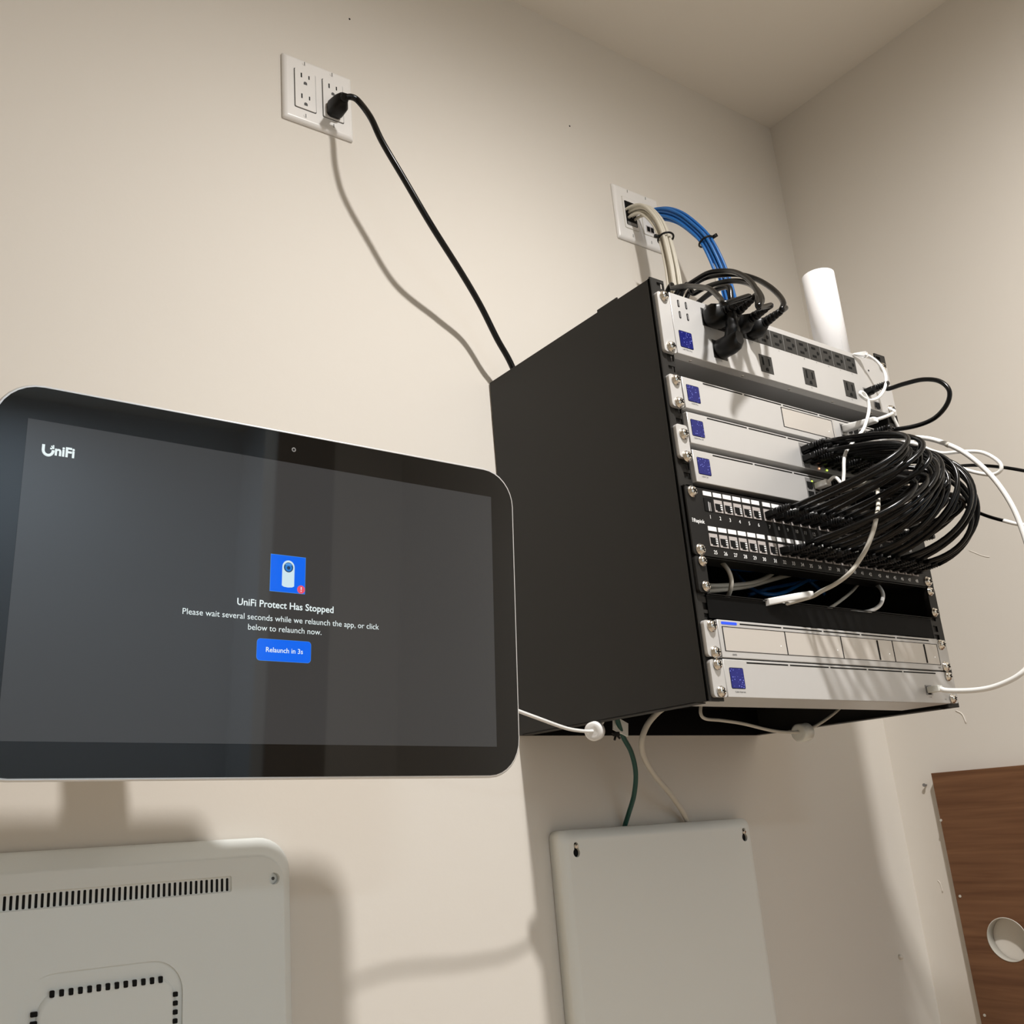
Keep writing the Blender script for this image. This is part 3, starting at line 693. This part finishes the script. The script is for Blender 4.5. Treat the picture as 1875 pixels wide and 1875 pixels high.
c4 = lambda x, y, Y: at(1440 + x / 4.3103, 760 + y / 4.3103, Y=Y)
inside.append(('white_network_cable', 'white cable hooping down at the right of the cable opening', [c4(690, 1330, -.31), c4(735, 1360, -.33), c4(762, 1420, -.34), c4(745, 1490, -.345), c4(690, 1535, -.345), c4(610, 1556, -.342), c4(510, 1556, -.335), c4(440, 1590, -.33)], .0026, m_wcable))
for nm, lb_, pts, r, m in inside:
    cable(nm, lb_, 'network cable', pts, r, m, 'cables in the rack opening')
# bundles dropping from the cable wall plate
def bundle(n, path, rad, r, m, name, label, group):
    """n separate cables that follow one path, spread by rad(t) around it"""
    C = spline(path, 9); N = len(C)
    offs = []
    for k in range(n):
        if k == 0: offs.append((0, 0))
        elif k < 7: offs.append((math.cos(k * 1.0472), math.sin(k * 1.0472)))
        else: offs.append((1.9 * math.cos(k * 1.2566 + .3), 1.9 * math.sin(k * 1.2566 + .3)))
    fr = []
    u = Vector((1, 0, 0))
    for i, p in enumerate(C):
        t = (C[min(i + 1, N - 1)] - C[max(i - 1, 0)]).normalized(); u = (u - t * u.dot(t)).normalized(); fr.append((u.copy(), t.cross(u)))
    for k in range(n):
        ph = random.uniform(0, 6.28); am = random.uniform(.1, .35); rot = random.uniform(-.5, .5)
        P = []
        for i, p in enumerate(C):
            s = i / (N - 1); a, b_ = offs[k]; tw = rot * s
            a, b_ = a * math.cos(tw) - b_ * math.sin(tw), a * math.sin(tw) + b_ * math.cos(tw)
            wob = am * math.sin(s * 9 + ph) * (rad(s) / r - .9)
            P.append(p + fr[i][0] * (a * rad(s) + wob * r) + fr[i][1] * (b_ * rad(s)))
        root = thing(name, label, 'network cable', P[0], group)
        b = MB(); b.tube([p - P[0] for p in P], r, m, 10); b.done('jacket', root)
    return C, fr
gb = lambda s: .0053 + .0075 * abs(s - .42) ** 1.2
Cb, fb = bundle(11, [Vector((.104, .014, 2.048)), at(1158, 389, Y=-.012), at(1182, 383, Y=-.045), at(1204, 403, Y=-.072), at(1219, 436, Y=-.088), at(1231, 485, Y=-.096), at(1238, 530, Y=-.10), at(1248, 590, Y=-.115), Vector((.05, -.14, 1.66)), Vector((.04, -.15, 1.60))], gb, .0026, m_beige, 'beige_network_cable',
    'beige cable in the zip-tied bundle dropping from the wall plate into the rack', 'beige cables from the wall plate')
Cu, fu = bundle(12, [Vector((.150, .012, 2.062)), at(1207, 391, Y=-.02), at(1240, 397, Y=-.055), at(1272, 420, Y=-.082), at(1295, 446, Y=-.098), at(1317, 492, Y=-.108), at(1332, 540, Y=-.115), at(1342, 590, Y=-.125), Vector((.15, -.15, 1.68)), Vector((.14, -.16, 1.60))], lambda s: .0052 + .0035 * abs(s - .40) ** 1.2, .0026, m_blue, 'blue_network_cable',
    'blue cable in the zip-tied bundle dropping from the wall plate into the rack', 'blue cables from the wall plate')
def zip_tie(C, fr, px, py, rad, label, side_):
    i = min(range(len(C)), key=lambda j: (C[j] - at(px, py, Y=C[j].y)).length)
    c, (u, v) = C[i], fr[i]; t = u.cross(v)
    root = thing('zip_tie', label, 'zip tie', c)
    b = MB(); n = 28
    ring = [c + (u * math.cos(k * 2 * math.pi / n) + v * math.sin(k * 2 * math.pi / n)) * rad for k in range(n + 1)]
    b.tube(ring, .0018, m_blackp, 8); part_of(root, b, 'strap')
    d = (RX * side_ * .9 - RF * .4); d = (d - t * d.dot(t)).normalized()
    b = MB(); q = c + d * rad; b.cyl(q, q + d * .009, .0034, m_blackp, n=10); part_of(root, b, 'head')
zip_tie(Cb, fb, 1218, 434, .0134, 'black zip tie around the beige cable bundle', -1)
zip_tie(Cu, fu, 1293, 443, .0132, 'black zip tie around the blue cable bundle', 1)
# a single beige cable beside the blue bundle
cable('beige_network_cable', 'single beige cable running beside the blue bundle behind the power cords', 'network cable', [at(1290, 440, Y=-.09), at(1305, 480, Y=-.10), at(1316, 530, Y=-.112), at(1328, 580, Y=-.12), Vector((.13, -.15, 1.66)), Vector((.12, -.16, 1.6))], .0030, m_beige)

# ---------------------------------------------------------------- paper roll on the power panel
rc = Vector((.178, -.302, 1.6266))
pr = thing('paper_roll', 'white rolled paper tube standing upright on top of the rack', 'paper roll', rc)
b = MB(); b.lathe((0, 0, 0), (0, 0, 1), [(0, .0240), (.162, .0240), (.1625, .0236), (.162, .0222), (.004, .0222)], m_paper, 48); b.done('tube', pr)
b = MB(); th = math.radians(250); 
b.tube([(.0241 * math.cos(th), .0241 * math.sin(th), z_) for z_ in (.0, .08, .162)], .0004, m_paper, 6); b.done('sheet_edge', pr)

# ---------------------------------------------------------------- wall plates
PC = Vector((-.5343, 0, 2.0519))
op = thing('outlet_plate', 'white double outlet plate on the back wall with a black plug in it', 'wall outlet', PC)
b = MB(); Wp, Hp = .0579, .0572
def plate(b, hw, hh, m):
    rings = [[(u, d, v) for u, v in rrect(-w_, w_, -h_, h_, .0022, 3)] for d, w_, h_ in ((0, hw, hh), (-.0030, hw, hh), (-.0060, hw - .0035, hh - .0035), (-.0068, hw - .0065, hh - .0065))]
    b.loft(rings, m)
plate(b, Wp, Hp, m_plate); b.done('cover_plate', op)
def receptacle(cx):
    b = MB(); b.prism(rrect(cx - .0178, cx + .0178, -.0345, .0345, .002, 3), XZ, -.0072, -.005, m_ink); b.prism(rrect(cx - .0167, cx + .0167, -.0335, .0335, .002, 3), XZ, -.0084, -.005, m_plate)
    for zc in (.0185, -.0185):
        b.box(cx - .0073, cx - .0053, -.0087, -.006, zc + .0020, zc + .0100, m_dark); b.box(cx + .0053, cx + .0071, -.0087, -.006, zc + .0028, zc + .0092, m_dark)
        b.prism([(cx + .0028 * math.cos(a), zc - .0065 + .0028 * math.sin(a)) for a in (math.radians(k * 18) for k in range(11))] + [(cx - .0028, zc - .0090), (cx + .0028, zc - .0090)], XZ, -.0087, -.006, m_ink)
    b.done('receptacle', op)
    for zc in (.0485, -.0445):
        b = MB(); b.cyl((cx, -.0060, zc), (cx, -.0074, zc), .0034, m_plate, n=14); b.box(cx - .0005, cx + .0005, -.0077, -.006, zc - .003, zc + .003, m_ink); b.done('plate_screw', op)
receptacle(-.0228); receptacle(.0232)
# black cord: plug, then a long sag down to the rack
pl = Vector((-.5111, -.0084, 2.0334))
cpts = [at(632, 178, Y=-.054), at(645, 178, Y=-.057), at(658, 187, Y=-.060), at(679, 216, Y=-.078), at(700, 260, Y=-.085), at(740, 328, Y=-.087), at(790, 413, Y=-.085), at(845, 500, Y=-.065), at(880, 560, Y=-.05), at(910, 620, Y=-.044), at(935, 665, Y=-.041), Vector((-.225, -.05, 1.60)), Vector((-.20, -.08, 1.50))]
pc = thing('power_cable', 'long black power cord sagging from the wall outlet to the rack top', 'power cord', pl)
b = MB(); b.tube(spline(cpts, 10), .0046, m_jacket, 14); part_of(pc, b, 'jacket')
b = MB(); tip = cpts[0]
def prg(p, a, bb): return [p + Vector((u, 0, v)) for u, v in rrect(-a, a, -bb, bb, min(a, bb) * .6, 4)]
tb = pl + Vector((.002, -.020, .0015))
b.loft([prg(pl + Vector((0, .001, 0)), .0115, .0125), prg(pl + Vector((0, -.006, 0)), .0125, .0140), prg(tb, .0115, .0125), prg(pl + Vector((.002, -.028, .004)), .007, .0085), prg(pl + Vector((.003, -.030, .005)), .0062, .0070)], m_blackp); part_of(pc, b, 'plug')
b = MB(); q0 = pl + Vector((.003, -.027, .005)); dd = tip - q0
for k in range(4): b.cyl(q0 + dd * (k * .22), q0 + dd * (k * .22 + .17), .0068 - .0004 * k, m_blackp, n=14)
b.cyl(q0, tip + dd * .1, .0056, m_blackp, n=14); part_of(pc, b, 'strain_relief')

WC = Vector((.1243, 0, 2.0535))
wp = thing('cable_plate', 'white double wall plate with cable bundles coming out above the rack', 'wall plate', WC)
b = MB(); plate(b, Wp, Hp, m_plate); b.done('cover_plate', wp)
b = MB(); b.prism(rrect(-.0405, -.0060, -.0335, .0335, .002, 3), XZ, -.0072, -.005, m_gcable); b.prism(rrect(-.0395, -.0070, -.0325, .0325, .002, 3), XZ, -.0080, -.005, m_plate); b.prism(rrect(-.0358, -.0090, -.0260, .0250, .002, 3), XZ, -.0083, -.005, m_dark)
b.box(-.034, -.011, -.0086, -.006, -.0255, -.0190, m_grey); b.done('cable_opening', wp)
b = MB(); b.prism(rrect(.0060, .0405, -.0335, .0335, .002, 3), XZ, -.0072, -.005, m_gcable); b.prism(rrect(.0070, .0395, -.0325, .0325, .002, 3), XZ, -.0082, -.005, m_plate)
b.box(.0130, .0330, -.0086, -.006, -.0270, -.0130, m_jack); b.box(.0150, .0225, -.0089, -.006, -.0250, -.0150, m_dark); b.box(.0245, .0320, -.0089, -.006, -.0250, -.0150, m_dark)
b.prism(rrect(.0170, .0340, .004, .0200, .002, 3), XZ, -.0086, -.005, m_dark); b.done('jack_insert', wp)
for cx in (-.0232, .0232):
    for zc in (.0485, -.0460):
        b = MB(); b.cyl((cx, -.0060, zc), (cx, -.0074, zc), .0032, m_plate, n=14); b.box(cx - .0005, cx + .0005, -.0077, -.006, zc - .0028, zc + .0028, m_ink); b.done('plate_screw', wp)

# ---------------------------------------------------------------- enclosure cover under the rack
en = thing('enclosure_cover', 'white metal enclosure cover with keyhole slots on the wall below the rack', 'enclosure cover', (-.0258, 0, .40))
ex0, ex1, ez1 = -.2175, .1642, .9884
b = MB()
b.loft([[(u, d, v) for u, v in rrect(ex0 + i_, ex1 - i_, .25 + i_, ez1 - i_, .012, 5)] for d, i_ in ((-.001, 0), (-.0175, 0), (-.0200, .0012), (-.0250, .0105), (-.0256, .0135))], m_encl)
cov = b.done('cover')
cut = MB()
for kx, kz in ((-.1920, .9620), (.1440, .9637)):
    cut.prism([(kx + .0058 * math.sin(a), kz - .003 - .0058 * math.cos(a)) for a in (math.radians(-140 + 14 * k) for k in range(21))] + [(kx + .0038 * math.cos(a), kz + .0066 + .0038 * math.sin(a)) for a in (math.radians(15 * k) for k in range(13))], XZ, -.04, -.0215, m_dark)
boolean(cov, cut); under(en, cov)
for kx, kz in ((-.1920, .9620), (.1440, .9637)):
    b = MB(); b.box(kx - .009, kx + .009, -.0219, -.0205, kz - .012, kz + .013, m_dark); part_of(en, b, 'keyhole_shade_backing')  # black backing paints the shade inside the keyhole
    b = MB(); b.lathe((kx, -.0218, kz + .005), (0, -1, 0), [(0, .0034), (.004, .0032), (.0062, .0018)], m_steel, 14); part_of(en, b, 'hanging_screw')
# wires from the rack to the enclosure
gw = cable('ground_wire', 'green ground wire hanging from the rack to the enclosure cover', 'wire', [at(1128, 1310, Y=-.10), at(1140, 1347, Y=-.085), at(1156, 1378, Y=-.075), at(1164, 1415, Y=-.065), at(1161, 1455, Y=-.045), at(1151, 1490, Y=-.020), at(1145, 1509, Y=-.008), at(1141, 1525, Y=-.006)], .0034, m_green)
p = at(1135, 1329, Y=-.09)
tg = MB(); tg.prism([(at(x, y, Y=-.09).x, at(x, y, Y=-.09).z) for x, y in ((1123, 1310), (1149, 1325), (1149, 1349), (1123, 1336))], XZ, -.0915, -.0885, m_encl)
t_ = tg.done('wire_tag'); tag(t_, 'grey paper tag hanging at the rack underside beside the green wire', 'tag')
b = MB(); p = at(1128, 1344, Y=-.093)
b.box(p.x - .006, p.x + .006, p.y - .002, p.y + .002, p.z - .003, p.z + .003, m_blackp, .001, 1); b.cyl(p, p + Vector((-.004, 0, -.008)), .0016, m_blackp, n=8); b.cyl(p, p + Vector((.006, 0, -.006)), .0016, m_blackp, n=8); b.cyl(p, p + Vector((-.008, 0, .002)), .0016, m_blackp, n=8)
tag(b.done('zip_tie'), 'black trimmed zip tie under the grey tag below the rack', 'zip tie')
cable('grey_network_cable', 'grey cable curving from the rack underside down to the enclosure cover', 'network cable', [at(1222, 1292, Y=-.13), at(1204, 1305, Y=-.12), at(1185, 1328, Y=-.11), at(1175, 1358, Y=-.10), at(1180, 1388, Y=-.085), at(1200, 1421, Y=-.065), at(1226, 1452, Y=-.045), at(1247, 1482, Y=-.022), at(1258, 1503, Y=-.010), at(1266, 1520, Y=-.006)], .0040, m_gcable)
def ferrite(root, c, ax, r, L, m):
    ax = ax.normalized(); b = MB(); c0 = c - ax * L / 2
    b.lathe(c0, ax, [(0.001, r * .45), (0, r * .8), (.002, r), (L - .002, r), (L, r * .8), (L - .001, r * .45)], m, 24); part_of(root, b, 'ferrite_bead')
pts = [at(840, 1260, Y=-.195), at(884, 1279, Y=-.185), at(926, 1293, Y=-.180), at(955, 1304, Y=-.177), at(993, 1318, Y=-.173), at(1020, 1328, Y=-.169), at(1045, 1335.5, Y=-.166), at(1074, 1339, Y=-.161), at(1090, 1337, Y=-.157), at(1100, 1327, Y=-.150), at(1106, 1316, Y=-.148), at(1112, 1300, Y=-.145), Vector((-.215, -.14, 1.18))]
tc_ = cable('tablet_cable', 'thin white cable from the wall display to the rack underside with a ferrite bead', 'cable', pts, .0022, m_wcable)
ferrite(tc_, at(1089, 1338.5, Y=-.157), Vector((.8, .45, .15)), .0118, .0145, m_white)
pts = [at(1284, 1285, Y=-.20), at(1283, 1306, Y=-.20), at(1292, 1316, Y=-.20), at(1320, 1319, Y=-.20), at(1360, 1325, Y=-.20), at(1410, 1337, Y=-.20), at(1445, 1341, Y=-.20), at(1475, 1338, Y=-.20), at(1505, 1322, Y=-.20), at(1532, 1302, Y=-.20), at(1548, 1285, Y=-.20)]
t2 = cable('bead_cable', 'thin pale cable sagging under the rack with a frosted ferrite bead', 'cable', pts, .0022, m_gcable)
ferrite(t2, at(1470, 1341, Y=-.20), Vector((1, .05, .1)), .0125, .022, m_clear)

# ---------------------------------------------------------------- wooden board on the right wall
wbd = thing('wooden_board', 'brown wood-grain board with a round hole standing against the right wall', 'board', (XR, -.45, .35))
b = MB(); b.box(XR - .018, XR - .0006, -.95, -.0825, .35, 1.0415, m_wood, .0006, 1); bo = b.done('panel')
cut = MB(); cut.cyl((XR - .05, -.1555, .778), (XR + .05, -.1555, .778), .0325, m_gcable, n=48)
boolean(bo, cut); under(wbd, bo)
b = MB(); b.lathe((XR - .0186, -.1555, .778), (1, 0, 0), [(0, .0322), (0, .0332), (.0172, .0332), (.0172, .0322), (0, .0322)], m_gcable, 48, caps=False); part_of(wbd, b, 'hole_rim')
for x, y in ((1723, 1502), (1758, 1641), (1803, 1859)):
    p = at(x, y, X=XR - .018); b = MB(); b.cyl(p + Vector((.001, 0, 0)), p + Vector((-.0008, 0, 0)), .0022, m_gcable, n=10); part_of(wbd, b, 'wood_plug')

# ---------------------------------------------------------------- the touch display in front
T_O = Vector((-.9634, -.2777, 1.3472))
ex = Vector((.9997, -.0151, -.0177)).normalized(); ey = Vector((.0304, -.0695, .9971)); ey = (ey - ex * ey.dot(ex)).normalized(); en_ = ex.cross(ey)   # en_ points to the viewer
td = thing('touch_display', 'large black-bezelled touch display showing a relaunch message in front of the wall', 'display')
td.matrix_basis = Matrix(((ex.x, -en_.x, ey.x, T_O.x), (ex.y, -en_.y, ey.y, T_O.y), (ex.z, -en_.z, ey.z, T_O.z), (0, 0, 0, 1)))
U0, U1, V0, V1 = -.0290, .5038, -.2938, .0308
def tpart(b, name, label=None, parent=None):
    o = b.done(name, label=label); o.parent = parent or td; return o
b = MB()
rings = []
for d, i_, r in ((-.0006, .0, .038), (.0006, -.0012, .039), (.0090, -.0014, .039), (.0150, .003, .036), (.0210, .014, .03), (.0235, .028, .02)):
    rings.append([(u, d, v) for u, v in rrect(U0 + i_, U1 - i_, V0 + i_, V1 - i_, r, 8)])
b.loft(rings, m_alu); tpart(b, 'frame', 'thin silver-white frame')
b = MB(); b.prism(rrect(U0 + .0012, U1 - .0012, V0 + .0012, V1 - .0012, .037, 8), XZ, -.0012, 0.0006, m_glass); tpart(b, 'front_glass', 'glossy black glass bezel')
b = MB()
um = (U0 + U1) / 2; vm = (V0 + V1) / 2
b.loft([[(u, d, v) for u, v in rrect(um - .13 + i_, um + .13 - i_, vm - .11 + i_, vm + .145 - i_, .02, 6)] for d, i_ in ((.02, 0), (.045, 0), (.052, .006))], m_white); tpart(b, 'rear_housing')
b = MB(); b.box(-.0018, .4742, -.0015, -.0005, -.2644, 0, m_screen); scn = tpart(b, 'screen', 'lit dark grey screen')
b = MB(); b.cyl((.2406, -.0012, .0139), (.2406, -.0015, .0139), .0022, m_grey, n=16); b.cyl((.2406, -.0014, .0139), (.2406, -.0017, .0139), .0012, m_dark, n=16); tpart(b, 'camera_lens')
TY = -.0018
tf = lambda u, v: (u, TY, v)
def ui(b, name, label=None): return tpart(b, name, label, scn)
def uitext(lines, m, name, bold=0.0, y=TY):
    o = text_mesh(lines, m, lambda u, v: (u, y, v), name, bold); o.parent = scn; return o
uitext([('niFi', .0215, -.0250, .0118, 'LEFT')], m_ui_w, 'logo_lettering', .035)
b = MB()                                                            # the U of the logo with its scattered dots
arc = [(.0164 + .0040 * math.cos(a), -.0252 + .0044 * math.sin(a)) for a in (math.radians(180 + 15 * k) for k in range(13))]
arc = [(.0124, -.0206)] + arc + [(.0204, -.0246)]
for (a, c), (e, f) in zip(arc[:-1], arc[1:]):
    d = Vector((e - a, f - c)).normalized() * .00115; nx, nz = -d.y, d.x
    b.prism([(a + nx, c + nz), (a - nx, c - nz), (e - nx, f - nz), (e + nx, f + nz)], XZ, TY, -.0012, m_ui_w)
for u, v, s in ((.0202, -.0226, .0009), (.0186, -.0234, .0007), (.0204, -.0208, .0006), (.0190, -.0214, .0005)): b.box(u - s, u + s, TY, -.0012, v - s, v + s, m_ui_w)
ui(b, 'logo_mark')
b = MB(); b.box(.2203, .2560, -.0016, -.0012, -.1266, -.0914, m_ui_lb); b.box(.2206, .2557, -.0017, -.0012, -.1263, -.0917, m_ui_b); ui(b, 'app_icon', 'blue app tile with a white camera drawing')
b = MB(); b.prism([(.2384 + .0062 * math.cos(a), -.1024 + .0064 * math.sin(a)) for a in (math.radians(15 * k) for k in range(13))] + [(.2322, -.1202), (.2342, -.1213), (.2384, -.1217), (.2426, -.1213), (.2446, -.1202)], XZ, -.0019, -.0012, m_ui_p)
b.cyl((.2384, -.0020, -.1027), (.2384, -.0012, -.1027), .0047, m_ui_dk, n=28); b.cyl((.2384, -.0021, -.1029), (.2384, -.0012, -.1029), .0036, m_ui_ln, n=24); b.cyl((.2384, -.0022, -.1032), (.2384, -.0012, -.1032), .0017, m_ui_dk, n=20)
b.prism([(.2384 + .0035 * math.cos(a), -.1006 + .0020 * math.sin(a)) for a in (math.radians(15 * k) for k in range(13))], XZ, -.0022, -.0012, m_ui_lb); ui(b, 'camera_picture')
b = MB(); b.cyl((.2518, -.0020, -.1225), (.2518, -.0012, -.1225), .0039, m_ui_r, n=28); b.box(.2514, .2522, -.0022, -.0012, -.1229, -.1202, m_ui_w); b.box(.2514, .2522, -.0022, -.0012, -.1246, -.1237, m_ui_w); ui(b, 'alert_badge', 'red round alert badge')
uitext([('UniFi Protect Has Stopped', .2377, -.1393, .0090, 'CENTER')], m_ui_w, 'title_lettering', .014)
uitext([('Please wait several seconds while we relaunch the app, or click', .2372, -.1520, .0077, 'CENTER'), ('below to relaunch now.', .2372, -.1614, .0077, 'CENTER')], m_ui_w, 'message_lettering', 0)
b = MB(); b.prism(rrect(.2096, .2636, -.1908, -.1708, .0034, 6), XZ, -.0016, -.0012, m_ui_lb); b.prism(rrect(.2098, .2634, -.1906, -.1710, .0033, 6), XZ, -.0017, -.0012, m_ui_b); ui(b, 'relaunch_button', 'blue rounded button')
uitext([('Relaunch in 3s', .2368, -.1808, .0064, 'CENTER')], m_ui_w, 'button_lettering', .008)
# wall arm that carries the display
arm = thing('display_arm', 'wall bracket arm holding the touch display, hidden behind it', 'wall mount', (-.79, 0, 1.20))
b = MB(); b.box(-.89, -.79, -.012, -.0005, 1.20, 1.32, m_white, .004, 2); part_of(arm, b, 'wall_base')
b = MB(); b.tube(spline([(-.84, -.010, 1.26), (-.78, -.09, 1.25), (-.73, -.16, 1.235), (-.685, -.219, 1.225)], 6), .025, m_white, 16); part_of(arm, b, 'arm')

# ---------------------------------------------------------------- white display seen from the back, low on the wall
wd = thing('white_display', 'white plastic display seen from its vented back, low on the back wall', 'display', (-.835, 0, .72))
R1, ZT, ZB = -.6032, 1.0030, .70
YB = -.034
L0 = 2 * -.8190 - R1
b = MB()
rings = []
for d, i_, r in ((-.003, 0, .038), (-.0075, .0004, .038), (-.0125, .0030, .037), (-.0215, .0105, .034), (-.0300, .0170, .031), (-.0332, .0190, .030), (YB, .0205, .029)):
    rings.append([(u, d, v) for u, v in rrect(L0 + i_, R1 - i_, ZB + i_, ZT - i_, r, 8)])
b.loft(rings, m_shell)
shell = b.done('back_shell')
cut = MB()
cut.box(L0 + .050, -.6834, -.10, YB + .0025, .9492, .9653, m_dark, .0018, 2)
cut.cyl((-.6340, -.10, .9590), (-.6340, YB + .007, .9590), .0062, m_dark, n=24)
ov_ = rrect(-.8923, -.7356, .72, .8908, .032, 8)
boolean(shell, cut)
# shallow square groove round the mount pad
cut = MB(); cut.prism(ov_, XZ, -.10, YB + .0022, m_dark); boolean(shell, cut)
under(wd, shell)
b = MB()
b.loft([[(u, d, v) for u, v in rrect(-.8775 + i_, -.7414 - i_, .725 + i_, .8774 - i_, .023, 8)] for d, i_ in ((YB + .004, 0), (YB + .0010, .002), (YB - .0002, .005))], m_shell); part_of(wd, b, 'mount_pad')
for poly, nm in ((1, 'vent_grille'),):
    b = MB()
    for k in range(50):
        xk = -.6876 - k * .00570
        b.prism(rrect(xk - .0013, xk + .0013, .9502, .9632, .0009, 3), XZ, YB + .0022, YB + .0040, m_dark)
    part_of(wd, b, nm)
b = MB()
for k in range(13):
    xk = -.7588 - k * 0.00868; zk = .8729
    b.prism(rrect(xk - .0021, xk + .0021, zk - .0031, zk + .0031, .0010, 3), XZ, YB - .0012, YB + .0010, m_dark)
for k in range(14):
    zk = .8575 - k * 0.00812
    b.prism(rrect(-.7433 - .0024, -.7433 + .0024, zk - .0022, zk + .0022, .0008, 3), XZ, YB - .0010, YB + .0014, m_dark)
    b.prism(rrect(-.8783 - .0030, -.8783 + .0030, zk - .0022, zk + .0022, .0008, 3), XZ, YB - .0010, YB + .0014, m_dark)
part_of(wd, b, 'mount_vent')
b = MB(); b.cyl((-.6340, YB + .008, .9590), (-.6340, YB + .0055, .9590), .0050, m_shell, n=20); b.cyl((-.6333, YB + .0058, .9590), (-.6333, YB + .0050, .9590), .0018, m_ink, n=14); part_of(wd, b, 'case_screw')
b = MB(); b.prism(rrect(L0 + .004, R1 - .004, ZB + .004, ZT - .004, .034, 8), XZ, -.004, -.0006, m_glass); part_of(wd, b, 'front_glass')
